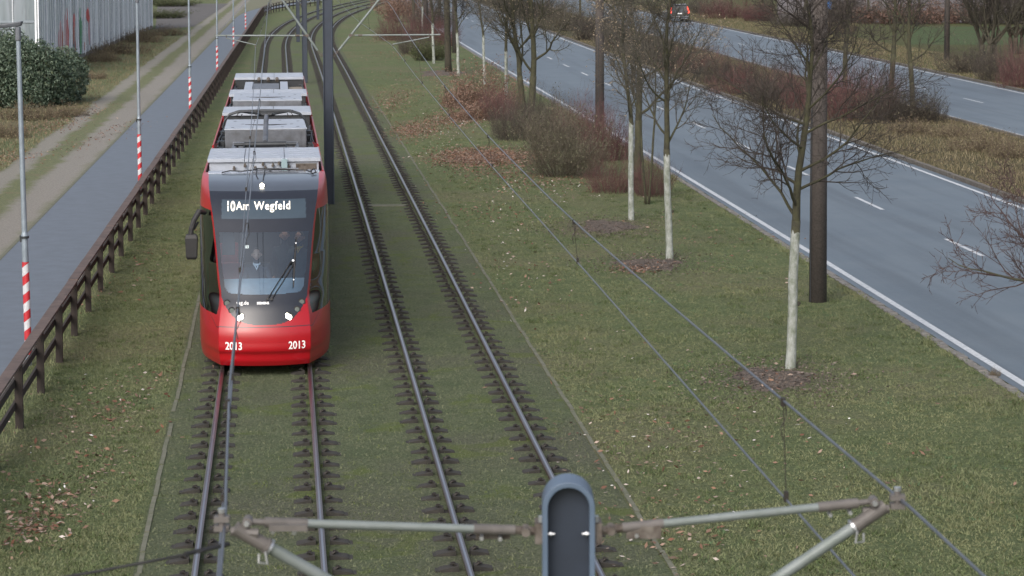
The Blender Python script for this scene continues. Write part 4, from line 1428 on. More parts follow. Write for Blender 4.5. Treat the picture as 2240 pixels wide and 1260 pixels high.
ob('body', bm_, CARP, car, bev=.03)
cb = MB().add([(-.92, .08, 1.0), (.92, .08, 1.0), (.92, 3.5, 1.0), (-.92, 3.5, 1.0), (-.72, .38, 1.72), (.72, .38, 1.72), (.70, 2.5, 1.70), (-.70, 2.5, 1.70)], [(3, 2, 1, 0), (4, 5, 6, 7), (0, 1, 5, 4), (1, 2, 6, 5), (2, 3, 7, 6), (3, 0, 4, 7)])
ob('cabin', cb, CARP, car, bev=.04)
ob('rear_window', MB().add([(-.74, .14, 1.12), (.74, .14, 1.12), (.66, .34, 1.60), (-.66, .34, 1.60)], [(0, 1, 2, 3)]), MASKB, car)
sw = MB()
for s in (-1, 1):
    sw.add([(s * .905, .5, 1.12), (s * .90, 3.1, 1.12), (s * .742, 2.4, 1.64), (s * .752, .6, 1.64)], [(0, 1, 2, 3)])
obs('side_window', sw, MASKB, car)
ob('roof_spoiler', MB().box(-.70, .70, .22, .60, 1.70, 1.76), ALU, car, bev=.02)
obs('roof_rail', MB().tube([(-.68, .6, 1.78), (-.68, 2.4, 1.78)], .02, 6).tube([(.68, .6, 1.78), (.68, 2.4, 1.78)], .02, 6), BOLT, car)
for s in (-1, 1):
    ob('tail_lamp', MB().add([(s * .96, -.02, .86), (s * .80, -.03, .88), (s * .84, -.02, 1.10), (s * .74, .20, 1.50), (s * .80, .22, 1.50), (s * .93, -.0, 1.10)] + [(s * .96, .10, .86), (s * .80, .09, .88), (s * .84, .10, 1.10), (s * .74, .30, 1.50), (s * .80, .30, 1.50), (s * .93, .12, 1.10)],
       [(0, 1, 2, 5), (5, 2, 3, 4), (0, 5, 11, 6), (5, 4, 10, 11), (1, 0, 6, 7), (2, 1, 7, 8), (3, 2, 8, 9), (4, 3, 9, 10)]), REDTAIL, car)
ob('number_plate', MB().box(-.26, .26, -.045, -.03, .80, .91), WHITE, car)
obs('bumper_trim', MB().box(-.85, .85, -.05, -.02, .55, .60).box(-.85, .85, -.05, -.02, .38, .42), ALU, car)
for x, y in ((-.84, .95), (.84, .95), (-.84, 3.9), (.84, 3.9)):
    wh = ob('wheel', MB().tube([(x - .12, y, .35), (x + .12, y, .35)], .35, 22), BLACKR, car)
    ob('rim', MB().tube([(x - .125, y, .35), (x + .125, y, .35)], .22, 16), ALU, wh)

# small blue road sign beyond the far road
sgn = thing('road_sign', G(1809, 78), 'small blue road sign on a post beyond the far road', 'sign')
ob('post', MB().tube([(0, 0, 0), (0, 0, 3.0)], .035, 8), GALV, sgn)
ob('sign_board', MB().box(-.35, .35, -.04, -.015, 2.2, 2.9), M('sign_blue', (.03, .13, .36), .4, var=.1), sgn, bev=.01)

# ------------------------------------------------------------------ trees
def unit(v):
    return v / (np.linalg.norm(v) + 1e-9)


def rotdir(d, ang, az):
    a = unit(np.cross(d, [0.31, .2, 1.] if abs(d[2]) < .9 else [1., 0, 0])); b = np.cross(d, a)
    return unit(d * math.cos(ang) + (a * math.cos(az) + b * math.sin(az)) * math.sin(ang))


def grow(big, small, p, d, L, r, lev, maxlev, rg, up=.06, kids=(8, 7, 5), tips=None, droop=0., wob=.12):
    n = max(3, min(9, int(L / .16)))
    pts = [np.array(p, float)]; dd = np.array(d, float)
    for i in range(n):
        dd = unit(dd + rg.normal(0, wob, 3) + np.array([0, 0, up - droop * (i / n)]))
        pts.append(pts[-1] + dd * L / n)
    rr = np.linspace(r, max(r * .22, .0022), n + 1)
    mb = big if r > .022 else small
    mb.tube(pts, rr, 7 if r > .05 else (5 if r > .015 else 3), cap=False)
    if tips is not None and lev >= maxlev - 1:
        tips.append(pts[-1]); tips.append(pts[n // 2])
    if lev >= maxlev:
        return
    nk = kids[min(lev, len(kids) - 1)]
    az = rg.uniform(0, 6.28)
    for k in range(nk):
        t = .18 + .80 * (k + rg.uniform(.1, .9)) / nk
        i = min(n - 1, int(t * n)); q = pts[i] + (pts[i + 1] - pts[i]) * (t * n - i)
        base = unit(pts[i + 1] - pts[i])
        az += 2.4 + rg.normal(0, .4)
        nd_ = rotdir(base, rg.uniform(.5, .95), az)
        cl = L * rg.uniform(.34, .70) * (1.15 - .6 * t)
        cr = max(.0042, min(rr[i] * .6, r * .5))
        grow(big, small, q, nd_, cl, cr, lev + 1, maxlev, rg, up, kids, tips, droop, wob * 1.1)


def make_tree(seed, label, cat, group, height, tr, fork, nlimb, llen, bark, white=0, levels=3, kids=(8, 6, 5), lean=0., ang=(.6, 1.15), up=.07, twig=None, stems=1, keys=0, leaf=KEYS, leader=True, droop=.0):
    rg = np.random.default_rng(seed)
    root = thing('tree', (0, 0, 0), label, cat, group)
    trunk, big, small = MB(), MB(), MB()
    tips = []
    for sidx in range(stems):
        a = 2 * math.pi * sidx / max(1, stems) + .4
        bx = 0 if stems == 1 else .9 * tr * (stems * .6 if stems > 2 else .85)
        p = np.array([bx * math.cos(a), bx * math.sin(a), -.05])
        tilt = 0 if stems == 1 else .10
        pts = [p]; n = 10
        top = fork if not leader else height * .9
        d = unit(np.array([tilt * math.cos(a) + lean, tilt * math.sin(a), 1.]))
        zs = np.linspace(0, fork, 6)
        for i in range(1, 6):
            d = unit(d + rg.normal(0, .016, 3) * [1, 1, 0])
            pts.append(pts[-1] + d * (fork + .05) / 5)
        r0 = tr if stems == 1 else tr * rg.uniform(.6, .85)
        trunk.tube(pts, [r0 * 1.18, r0 * 1.02, r0, r0 * .97, r0 * .95, r0 * .98], 12)
        pt = [pts[-1]]
        if leader:
            Lh = height - fork; m_ = 12
            for i in range(m_):
                d = unit(d + rg.normal(0, .06, 3) * [1, 1, .3] + [0, 0, .05])
                pt.append(pt[-1] + d * Lh / m_)
            rr = np.linspace(r0 * .9, .008, m_ + 1) ** 1.0
            big.tube(pt, rr, 8, cap=False)
            az = rg.uniform(0, 6.28)
            for k in range(nlimb):
                t = (k + rg.uniform(0, .6)) / nlimb * .88
                i = int(t * m_); q = pt[i] + (pt[i + 1] - pt[i]) * (t * m_ - i)
                az += 2.4 + rg.normal(0, .3)
                nd_ = rotdir(np.array([0, 0, 1.]), rg.uniform(*ang) * (1.1 - .35 * t), az)
                grow(big, small, q, nd_, llen * rg.uniform(.75, 1.1) * (1 - .55 * t), r0 * .40 * (1 - .6 * t), 1, levels + 1, rg, up, (0,) + kids, tips, droop)
        else:
            for k in range(nlimb):
                a2 = 2.4 * k + rg.uniform(0, .6) + sidx
                nd_ = rotdir(np.array([0, 0, 1.]), rg.uniform(*ang), a2)
                grow(big, small, pts[-1], nd_, llen * rg.uniform(.8, 1.1), r0 * .55, 1, levels + 1, rg, up, (0,) + kids, tips, droop)
    t_ = ob('trunk', trunk, bark, root, smooth=True, normals=False)
    ob('limbs', big, bark, root, smooth=True, normals=False)
    c_ = ob('crown', small, twig or TWIG, root, normals=False)
    if white:
        wb = MB()
        r0 = tr
        # sleeve follows the trunk polyline
        wp_ = [pts[0] + (pts[-1] - pts[0]) * 0.012]
        zz = []
        for i in range(5):
            zz.append((pts[i], [r0 * 1.18, r0 * 1.02, r0, r0 * .97, r0 * .95][i] + .004))
        fr_ = white / fork * 5
        P_ = [q for q, _ in zz if q[2] < white]; Rr_ = [w for q, w in zz if q[2] < white]
        i = len(P_) - 1
        if i < 5:
            f2 = (white - pts[i][2]) / max(1e-6, pts[i + 1][2] - pts[i][2])
            P_.append(pts[i] + (pts[i + 1] - pts[i]) * min(1, f2)); Rr_.append(Rr_[-1])
        wm = MB().tube(P_, Rr_, 16, cap=False)
        for q in range(1, 17):                     # ragged upper edge of the paint
            x_, y_, z_ = wm.v[-q]; wm.v[-q] = (x_, y_, z_ + rg.uniform(-.09, .05))
        ob('whitewash', wm, WWASH, t_, smooth=True, normals=False)
        ob('cut_stub', MB().tube([P_[2] + [tr, 0, .1], P_[2] + [tr * 1.5, 0, .16]], .03, 8).tube([P_[0] + [tr, 0, .1], P_[0] + [tr * 2.2, -.02, .22]], [.02, .012], 6), BARKD, t_)
    if keys and tips:
        T = np.array(tips)
        T = T[rg.integers(0, len(T), keys)] + rg.normal(0, .08, (keys, 3))
        ob('leaves', leafcloud('leaves', T, .035, rg), leaf, root)
    return root


def leafcloud(name, C, size, rg, flat=0.):
    n = len(C)
    a = rg.normal(0, 1, (n, 3)); a[:, 2] *= (1 - flat)
    a /= np.linalg.norm(a, axis=1)[:, None]
    b = rg.normal(0, 1, (n, 3)); b[:, 2] *= (1 - flat)
    b -= a * (a * b).sum(1)[:, None]; b /= np.linalg.norm(b, axis=1)[:, None] + 1e-9
    s = size * rg.uniform(.6, 1.4, (n, 1))
    V = np.stack([C - a * s * .9, C + b * s * .42, C + a * s, C - b * s * .42], 1).reshape(-1, 3)
    return npmesh(name, V, 4)


ROW = 'whitewashed young trees along the verge'
YK = dict(height=7.8, tr=.080, fork=2.62, nlimb=22, llen=2.5, bark=BARK, levels=3, kids=(12, 8, 3), ang=(.7, 1.2), up=.06, twig=TWIG)
t1 = make_tree(3, 'bare young tree with whitewashed trunk in a brown soil patch beside the thick pole', 'tree', ROW, white=2.45, **YK)
t1.location = G(1729, 806)
YK2 = dict(YK); YK2.update(tr=.078, nlimb=18, llen=2.0, kids=(10, 8, 4), ang=(.45, .95), up=.08, twig=TWIGG)
t2 = make_tree(8, 'bare young tree with bright whitewashed trunk, second from the viewer, left of the thick pole', 'tree', ROW, white=2.5, **YK2)
t2.location = G(1465, 568)
YK3 = dict(YK2); YK3.update(tr=.070, nlimb=14, kids=(8, 7, 4), keys=700, llen=1.7)
t3 = make_tree(21, 'thin whitewashed tree at the front of the red shrubs, third in the row', 'tree', ROW, white=2.75, **YK3)
t3.location = G(1381, 481)
t3.rotation_euler = (0, 0, 1.)
c = G(2287, 1010)
tR = make_tree(97, 'small bare tree at the right edge, only reddish twigs in front of the road show', 'tree', ROW, 4.5, .07, 2.3, 12, 1.75, BARK, white=2.1, levels=3, kids=(8, 6, 3), ang=(.85, 1.35), up=.05, twig=TWIGR)
tR.location = (6.95, 30.6, 0)
slim = make_tree(31, 'slim olive-green tree with twin stems between the two whitewashed trees', 'tree', None, 5.5, .05, 2.0, 6, 1.3, BARK, levels=2, kids=(5, 4), ang=(.3, .6), stems=2)
slim.location = G(1416, 447); del slim['label']; slim['label'] = 'slim olive-green tree with twin stems between the two whitewashed trees'
mid = make_tree(44, 'dark crooked olive tree standing in the red shrubs behind the slim whitewashed tree', 'tree', 'unpainted roadside trees', 8.5, .12, 1.9, 15, 3.0, BARK, levels=3, kids=(8, 6, 4), ang=(.5, 1.1), up=.05, keys=6000, leaf=KEYS, twig=TWIGG)
mid.location = G(1394, 395); mid.rotation_euler = (0, 0, .5)
bigt = make_tree(52, 'large forked olive tree with a wide spreading bare crown, in the middle of the verge', 'tree', 'unpainted roadside trees', 11, .22, 1.6, 15, 4.3, BARK, levels=3, kids=(11, 8, 4), ang=(.45, 1.2), up=.06, stems=2, keys=4500, leaf=KEYS, twig=TWIGG)
bigt.location = G(1153, 245); bigt.rotation_euler = (0, 0, 2.75)
midm = make_tree(61, 'bare median tree left of the pair of slim trees, rising from red shrubs', 'tree', 'trees on the median strip', 8.5, .13, 2.3, 16, 2.9, BARK, levels=3, kids=(8, 7, 4), ang=(.45, 1.0), up=.06, keys=1500, leaf=SHLEAF)
midm.location = G(1849, 190)
copy_tree(midm, G(1948, 222), 1.7, (1, 1, .98), 'bare median tree with a Y-shaped fork, middle one of the three', 'trees on the median strip')
copy_tree(midm, G(1996, 245), 4.2, (.9, .9, .95), 'rightmost bare median tree, leaning slightly, at the end of the red shrubs', 'trees on the median strip')
multi = make_tree(72, 'multi-stemmed dark bare tree at the top right beyond the far road', 'tree', 'trees beyond the far road', 10, .22, 1.2, 5, 5.0, BARKD, levels=4, kids=(7, 5, 4, 3), ang=(.15, .7), up=.07, stems=3, leader=False, twig=TWIG)
multi.location = G(2162, 140)
copy_tree(multi, G(2222, 118), 2.0, .95, 'second multi-stemmed dark tree, cut by the right edge beyond the far road', 'trees beyond the far road')
copy_tree(multi, G(2100, -5), 1.1, .9, 'distant multi-stemmed tree behind the far green field', 'trees beyond the far road')
# tall trunk T6 and the pale young trees around it
tall = make_tree(83, 'thick dark-trunked tree standing alone on the grass left of the orange bush', 'tree', 'unpainted roadside trees', 12, .19, 4.0, 14, 3.6, BARKD, levels=3, kids=(7, 6, 4), ang=(.6, 1.2))
tall.location = G(981, 158)
for i, (u, v, s, lab) in enumerate([(1108, 228, 1.0, 'whitewashed young tree trunk standing in the orange and red bushes'),
                                    (1060, 185, 1.0, 'whitewashed young tree directly behind the orange beech bush'),
                                    (1003, 166, 1.0, 'whitewashed young tree just right of the thick dark trunk'),
                                    (949, 139, 1.0, 'whitewashed young tree in front of the dark green bush'),
                                    (923, 84, 1.0, 'farthest whitewashed young tree among purple shrubs near the road')]):
    copy_tree((t2, t3, t1)[i % 3], G(u, v), 1.3 * i + .6, (s, s, s), lab, ROW)
for i, (u, v, s, src, lab) in enumerate([(1600, 20, .9, midm, 'distant bare tree right of the car beyond the far road'), (1632, 14, .95, midm, 'second distant bare tree right of the car beyond the far road'),
                                         (1345, 78, .95, midm, 'bare tree on the median far up the road, left of the car'), (1270, 48, .9, midm, 'distant bare tree on the median at the top of the picture'),
                                         (1760, 40, 1.0, midm, 'distant bare tree beyond the far road, behind the thick pole'), (2010, 20, .9, midm, 'distant bare tree on the field edge left of the far thin pole'),
                                         (1900, 30, .95, midm, 'distant bare tree on the field edge above the median trees'),
                                         (905, 52, .8, tall, 'dark-trunked tree among the farthest orange beech bushes'), (960, 60, .85, tall, 'dark-trunked tree beside the far end of the near road')]):
    copy_tree(src, G(u, v), 1.9 * i, s, lab, 'trees beyond the far road' if v < 45 else 'trees farther along the road')

# brown concrete poles
pl = MB().tube([(0, 0, -.1), (0, 0, 9.5)], [.185, .150], 24)
pr = ob('roadside_pole', pl, POLEB, smooth=True)
tag(pr, 'thick brown concrete pole on the verge behind the nearest young tree', 'pole', 'brown roadside poles')
pr.location = G(1789, 660)
ob('cable_strip', MB().tube([(-.17, -.10, 0), (-.155, -.09, 4)], .012, 6), DARKM, pr)
for (u, v, lab) in ((1312, 287, 'brown pole behind the bushes, second in the row, partly hidden by twigs'), (995, 116, 'brown pole right of the thick dark tree trunk'), (932, 64, 'farthest brown pole among purple shrubs by the near road'), (2071, 131, 'lone brown pole beyond the far road in front of the green field')):
    copy_tree(pr, G(u, v), rnd.uniform(0, 1), 1, lab, 'brown roadside poles')


# ------------------------------------------------------------------ shrubs
def make_shrub(seed, stemmat, w, dpt, h, nst, leaf=None, nleaf=0, lsize=.03, fan=.5, thick=.006, kids=5):
    rg = np.random.default_rng(seed)
    mb = MB(); tips = []
    for i in range(nst):
        a = rg.uniform(0, 6.28); q = math.sqrt(rg.uniform(0, 1))
        wob_ = 1 + .25 * math.sin(2 * a + seed) + .15 * math.sin(5 * a)
        p = np.array([q * math.cos(a) * w * .36 * wob_, q * math.sin(a) * dpt * .4 * wob_, 0])
        d = unit(np.array([math.cos(a) * q * fan + rg.normal(0, .12), math.sin(a) * q * fan + rg.normal(0, .12), 1.]))
        L = h * rg.uniform(.35, 1.12) * (1 - .38 * q * q) * (1 + .18 * math.sin(3 * a + seed))
        n = 6; pts = [p]; dd = d
        for k in range(n):
            dd = unit(dd + rg.normal(0, .09, 3)); pts.append(pts[-1] + dd * L / n)
        mb.tube(pts, np.linspace(thick, thick * .35, n + 1), 3, cap=False)
        for k in range(kids):
            t = rg.integers(1, n); q2 = pts[t]
            nd_ = rotdir(unit(pts[t] - pts[t - 1]), rg.uniform(.35, .9), rg.uniform(0, 6.28))
            l2 = L * rg.uniform(.15, .4)
            e = q2 + nd_ * l2 * .5 + rg.normal(0, .02, 3); e2 = e + unit(nd_ + [0, 0, .35]) * l2 * .5
            mb.tube([q2, e, e2], [thick * .6, thick * .45, thick * .3], 3, cap=False)
            tips += [e, e2]
        tips.append(pts[-1])
    lf = None
    if leaf:
        T = np.array(tips); T = T[rg.integers(0, len(T), nleaf)] + rg.normal(0, .06, (nleaf, 3)) * [1, 1, 1]
        T[:, 2] = np.abs(T[:, 2])
        lf = leafcloud('foliage', T, lsize, rg)
        lf.materials.append(leaf)
    me = mb.mesh('stems'); me.materials.append(stemmat)
    return me, lf, (w, dpt, h)


SH = {
    'red': make_shrub(1, STEMR, 3, 2.4, 1.5, 300, SHLEAF, 500, .03, fan=.5, kids=7, thick=.0055),
    'red_low': make_shrub(12, STEMR, 3, 2.4, 1.5, 210, fan=.6, kids=8, thick=.006),
    'red2': make_shrub(2, STEMR, 3, 2.4, 1.5, 330, fan=.45, kids=8, thick=.0055),
    'olive': make_shrub(3, STEMO, 2.6, 2.2, 2.3, 260, SHLEAF, 3800, .035, fan=.6, kids=11, thick=.0055),
    'grey': make_shrub(4, STEMG, 3, 2.4, 1.6, 300, SHLEAF, 900, .035, fan=.6, kids=9, thick=.0055),
    'beech': make_shrub(5, STEMB, 3, 2.4, 2.0, 110, BEECH, 4200, .045, fan=.85, kids=9),
    'beech_low': make_shrub(6, STEMB, 3, 2.4, 1.0, 100, BEECH, 3600, .045, fan=.9, kids=8),
    'rusty': make_shrub(15, STEMB, 3, 2.4, 1.0, 160, leafmat('dull_rust_leaves', [(.11, .065, .05), (.15, .09, .07), (.08, .055, .045)]), 2600, .05, fan=.8, kids=8),
    'green': make_shrub(7, STEMO, 2.4, 2.2, 1.8, 160, leafmat('dark_green_leaves', [(.035, .05, .02), (.06, .075, .03), (.09, .10, .045)]), 6500, .05, fan=.6, kids=9),
    'weeds': make_shrub(8, leafmat('dry_weed_stems', [(.10, .075, .055), (.15, .12, .085), (.07, .055, .042), (.12, .085, .07)]), 3, 2.4, .75, 260, STRAW, 1500, .035, fan=.7, kids=6),
}


def shrub(kind, u, v, w, h, label, group=None, rz=0., dp=None):
    sm_, lf, (w0, d0, h0) = SH[kind]
    if not lf:                                  # bare stems only: one mesh, no parts
        r = bpy.data.objects.new('shrub', sm_); COL.objects.link(r); tag(r, label, 'shrub', group)
        r.location = G(u, v); r.rotation_euler = (0, 0, rz); r.scale = (w / w0, (dp or w) / w0, h / h0)
        return r
    r = thing('shrub', G(u, v), label, 'shrub', group, rz)
    r.scale = (w / w0, (dp or w) / w0, h / h0)
    o = bpy.data.objects.new('stems', sm_); COL.objects.link(o); o.parent = r
    if lf:
        o = bpy.data.objects.new('foliage', lf); COL.objects.link(o); o.parent = r
    return r


VS, MS, FS, FSH = 'shrubs on the verge', 'shrubs on the median', 'shrubs beyond the far road', 'shrubs far along the verge'
shrub('olive', 1238, 385, 2.6, 2.2, 'bushy grey-green shrub with small leaves, the largest one on the verge', VS)
shrub('olive', 1205, 330, 2.2, 1.8, 'lower grey-green shrub directly behind the largest bushy shrub', VS, 2.)
shrub('red_low', 1340, 420, 2.1, 1.2, 'low reddish shrub at the foot of the thin whitewashed tree', VS)
shrub('red_low', 1425, 428, 1.7, 1.3, 'low red shrub right of the slim twin-stemmed tree', VS, 1.)
shrub('red', 1325, 350, 2.6, 1.9, 'tall red-stemmed shrub in front of the second brown pole', VS, .7)
shrub('red2', 1280, 305, 2.6, 1.7, 'purple-red thicket between the large forked tree and the second pole', VS, 2.4)
shrub('grey', 1125, 305, 2.6, 1.7, 'grey-brown thicket left of the large forked tree foot', VS)
shrub('grey', 1180, 290, 2.4, 1.7, 'grey-brown thicket right around the large forked tree foot', VS, 1.3)
shrub('red2', 1095, 262, 2.4, 1.6, 'purplish thicket behind the orange bush, round the whitewashed trunk', VS, 2.1)
shrub('beech', 1060, 240, 3.4, 2.2, 'orange-brown leafy beech bush, the tallest of the orange ones', VS)
shrub('beech_low', 1012, 236, 2.6, 1.1, 'low spreading orange-brown bush reaching onto the grass', VS, 1.)
shrub('beech_low', 1035, 262, 2.2, .9, 'lowest orange-brown bush in front of the tall beech bush', VS, 2.4)
shrub('green', 943, 132, 2.3, 1.6, 'small dark green bush at the foot of a whitewashed tree', VS)
shrub('grey', 905, 118, 3.2, 1.8, 'grey bush left of the small dark green bush', FSH)
shrub('red', 872, 88, 4.2, 2.4, 'dark purple shrub at the left end of the verge thicket', FSH)
shrub('red2', 925, 92, 4, 2.4, 'purple shrub around the farthest whitewashed tree', FSH, 1.)
shrub('red2', 975, 100, 3.2, 2.0, 'purple shrub in front of the far brown pole', FSH, 2.)
shrub('beech', 890, 48, 6, 3.6, 'large orange beech bush at the far bend of the tracks', FSH)
shrub('beech', 870, 30, 6, 3.4, 'farthest orange beech bush beside the curving rails', FSH, 2.)
shrub('grey', 945, 62, 5, 2.6, 'grey thicket by the far end of the near road', FSH, 2.)
# median
for i, (k, u, v, w, h, lab) in enumerate([
        ('red', 1850, 262, 4.2, 2.3, 'dense crimson shrub on the median behind the thick pole'),
        ('grey', 1950, 268, 3.6, 2.0, 'grey-brown median shrub around the middle tree'),
        ('red2', 1900, 246, 3.6, 2.2, 'crimson median shrub between the first two median trees'),
        ('grey', 2022, 268, 2.4, 1.4, 'dark brown shrub at the right end of the median thicket'),
        ('red', 1770, 238, 4.2, 2.0, 'reddish median shrub left of the thick pole'),
        ('grey', 1705, 222, 4.0, 1.7, 'brown median shrub behind the nearest tree crown'),
        ('red2', 1640, 205, 4.2, 1.6, 'low reddish median shrub behind the crown, farther left'),
        ('grey', 1585, 182, 4.2, 1.7, 'grey median shrub left of the nearest tree crown'),
        ('red', 1520, 160, 4.5, 1.8, 'reddish median shrub right of the second whitewashed tree'),
        ('grey', 1450, 140, 4.5, 2.0, 'grey median shrub behind the second whitewashed tree'),
        ('grey', 1380, 112, 5.5, 2.4, 'dark median shrub behind the crooked olive tree'),
        ('grey', 1310, 88, 6, 2.6, 'dark median thicket below the road bend'),
        ('olive', 1250, 66, 6, 2.8, 'olive-grey median thicket above the big forked tree'),
        ('grey', 1180, 42, 7, 3.0, 'farthest median thicket at the top of the picture'),
        ('weeds', 2150, 330, 2.6, .75, 'patch of dry weeds on the median near the right edge'),
        ('weeds', 2215, 345, 2.2, .8, 'patch of dry weeds on the median cut by the right edge'),
        ('weeds', 1990, 290, 2.6, .6, 'brown weeds in front of the median thicket'),
        ('weeds', 2090, 300, 2.2, .6, 'brown weeds right of the median thicket end')]):
    shrub(k, u, v, w, h, lab, MS, i * 1.1)
for i, (k, u, v, w, h, lab) in enumerate([
        ('red', 1600, 40, 8, 2.2, 'long purple hedge-like shrub right of the car'),
        ('red2', 1660, 46, 5, 2.0, 'purple shrub beside the far road, right end of the hedge-like row'),
        ('grey', 1550, 30, 6, 2.2, 'dark shrub next to the car beyond the far road'),
        ('grey', 2130, 160, 4.2, 2.0, 'brown shrub right of the lone pole beyond the far road'),
        ('grey', 2185, 178, 3.2, 2.0, 'darker brown shrub below the multi-stemmed trees'),
        ('red', 2232, 192, 3.0, 2.6, 'dark red shrub at the right edge beyond the far road'),
        ('grey', 1740, 58, 5, 2.0, 'brown shrub beyond the far road behind the thick pole'),
        ('rusty', 1960, 52, 9, 2.2, 'rust-coloured hedge along the far side of the green field, left part'),
        ('rusty', 2080, 50, 9, 2.2, 'rust-coloured hedge along the far side of the green field, middle part'),
        ('grey', 2180, 52, 9, 2.8, 'brown hedge along the far side of the green field, right part'),
        ('grey', 1850, 50, 9, 3.0, 'brown hedge left of the rust-coloured hedge'),
        ('weeds', 1830, 70, 5, 1.2, 'dry weeds beside the far road near the blue sign')]):
    shrub(k, u, v, w, h, lab, FS, i * 1.3)
# left side weeds
for i, (u, v, w, h, lab) in enumerate([(262, 118, 4.5, 1.1, 'brown weeds along the greenhouse foot, widest patch'), (225, 135, 3, .9, 'brown weeds in front of the greenhouse side wall near the evergreen bush'), (310, 92, 4.5, 1.1, 'brown weeds at the far end of the greenhouse'),
                                     (352, 78, 5, .9, 'brown weeds beyond the far greenhouse corner'), (205, 172, 2.4, .5, 'low dry weeds right beside the evergreen bush'), (60, 262, 3.0, .8, 'dry grassy weeds in front of the evergreen bush, left part'), (140, 255, 2.6, .6, 'dry grassy weeds in front of the evergreen bush, right part'), (20, 300, 2.2, .7, 'dry weeds at the left edge beside the dirt track')]):
    shrub('weeds', u, v, w, h, lab, 'weeds left of the dirt track', i * 1.2)


# evergreen bush
def lumps(seed, blobs, nleaf, size, surf=.35):
    rg = np.random.default_rng(seed)
    out = []
    tot = sum(b[3] * b[4] * b[5] for b in blobs) ** 1.0
    for (x, y, z, rx, ry, rz_) in blobs:
        n = int(nleaf * rx * ry * rz_ / tot)
        d = rg.normal(0, 1, (n, 3)); d /= np.linalg.norm(d, axis=1)[:, None]
        q = 1 - np.abs(rg.normal(0, surf * .5, (n, 1)))
        clump = 1 + .10 * np.sin(d[:, :1] * 9 + x * 3) * np.sin(d[:, 1:2] * 8 + y * 5) + .09 * np.sin(d[:, 2:] * 13 + d[:, :1] * 11)
        out.append(np.array([x, y, z]) + d * q * clump * [rx, ry, rz_])
    P_ = np.concatenate(out); P_ = P_[P_[:, 2] > .02]
    return leafcloud('foliage', P_, size, rg)


ev = thing('evergreen_bush', G(12, 236), 'large dense evergreen bush in front of the greenhouse', 'bush')
bl_ = [(-2.6, 1.2, 1.2, 1.7, 1.6, 1.6), (-1.2, .2, 1.3, 1.7, 1.6, 1.7), (.3, .6, 1.5, 1.7, 1.5, 1.75), (1.4, .9, 1.35, 1.3, 1.4, 1.65), (2.0, 1.8, 1.1, 1.0, 1.3, 1.5), (-.5, 2.5, 1.6, 2.2, 1.5, 1.9), (-3.8, 1.4, 1.2, 1.6, 1.4, 1.5), (.9, -.3, .75, 1.2, 1.0, .95), (-2.0, -.5, .8, 1.5, 1.0, 1.0), (1.9, 4.5, 1.2, 1.2, 2.0, 1.4)]
fo = lumps(5, bl_, 70000, .075); fo.materials.append(EVERG)
o = bpy.data.objects.new('foliage', fo); COL.objects.link(o); o.parent = ev
stm = MB(); rg_ = np.random.default_rng(9)
for k in range(60):
    a = rg_.uniform(-3.4, 2.2); stm.tube([(a * .7, rg_.uniform(0, 2), 0), (a * .9, rg_.uniform(-.2, 2.2), 1.2), (a * 1.05 + rg_.normal(0, .2), rg_.uniform(-.4, 2.6), 2.8)], [.04, .025, .008], 5)
ob('branches', stm, BARKD, ev, normals=False)
for (u, v, sx_, lab) in ((366, 40, 1.7, 'low wide green bush beyond the greenhouse, nearer one'), (385, 14, 2.2, 'low wide green bush at the top left, farther one'), (345, 10, 2.0, 'green bush at the top directly behind the greenhouse')):
    e2 = thing('green_bush', G(u, v), lab, 'bush', 'low green bushes beyond the greenhouse')
    e2.scale = (sx_, sx_, .62)
    f2 = bpy.data.objects.new('foliage', SH['green'][1]); COL.objects.link(f2); f2.parent = e2
    s2 = bpy.data.objects.new('stems', SH['green'][0]); COL.objects.link(s2); s2.parent = e2


# ------------------------------------------------------------------ grass, leaves (stuff)
def scatter(n, y0, y1, fx0, fx1, power=1.0, seed=1):
    rg = np.random.default_rng(seed)
    y = y0 * (y1 / y0) ** (rg.uniform(0, 1, n) ** power)
    a, b = fx0(y), fx1(y)
    return a + (b - a) * rg.uniform(0, 1, n), y, rg


def blades(x, y, rg, h, w, lean=.8, z=0., clump=0):
    n = len(x)
    a = rg.uniform(0, 2 * math.pi, n); dx, dy = np.cos(a), np.sin(a)
    hh = h * rg.uniform(.5, 1.3, n); ww = w * rg.uniform(.6, 1.3, n)
    la = rg.uniform(0, 2 * math.pi, n); ll = hh * lean * rg.uniform(.2, 1.2, n)
    A = np.stack([x - dx * ww, y - dy * ww, np.full(n, z)], 1)
    B_ = np.stack([x + dx * ww, y + dy * ww, np.full(n, z)], 1)
    C = np.stack([x + np.cos(la) * ll, y + np.sin(la) * ll, z + hh], 1)
    return np.stack([A, B_, C], 1).reshape(-1, 3)


def clumps(x, y, rg, k=5, r=.035):
    """each scatter point becomes a small tuft of k blades"""
    return np.repeat(x, k) + rg.normal(0, r, len(x) * k), np.repeat(y, k) + rg.normal(0, r, len(x) * k)


def vnoise(x, y, s, seed=0):
    rg = np.random.default_rng(seed); g_ = rg.uniform(0, 1, (64, 64))
    X, Y = x * s, y * s
    xi, yi = np.floor(X).astype(int), np.floor(Y).astype(int); fx, fy = X - xi, Y - yi
    fx, fy = fx * fx * (3 - 2 * fx), fy * fy * (3 - 2 * fy)
    g = lambda i, j: g_[i % 64, j % 64]
    return (g(xi, yi) * (1 - fx) + g(xi + 1, yi) * fx) * (1 - fy) + (g(xi, yi + 1) * (1 - fx) + g(xi + 1, yi + 1) * fx) * fy


tkr = lambda o: (lambda y: mid_x(y) + o)
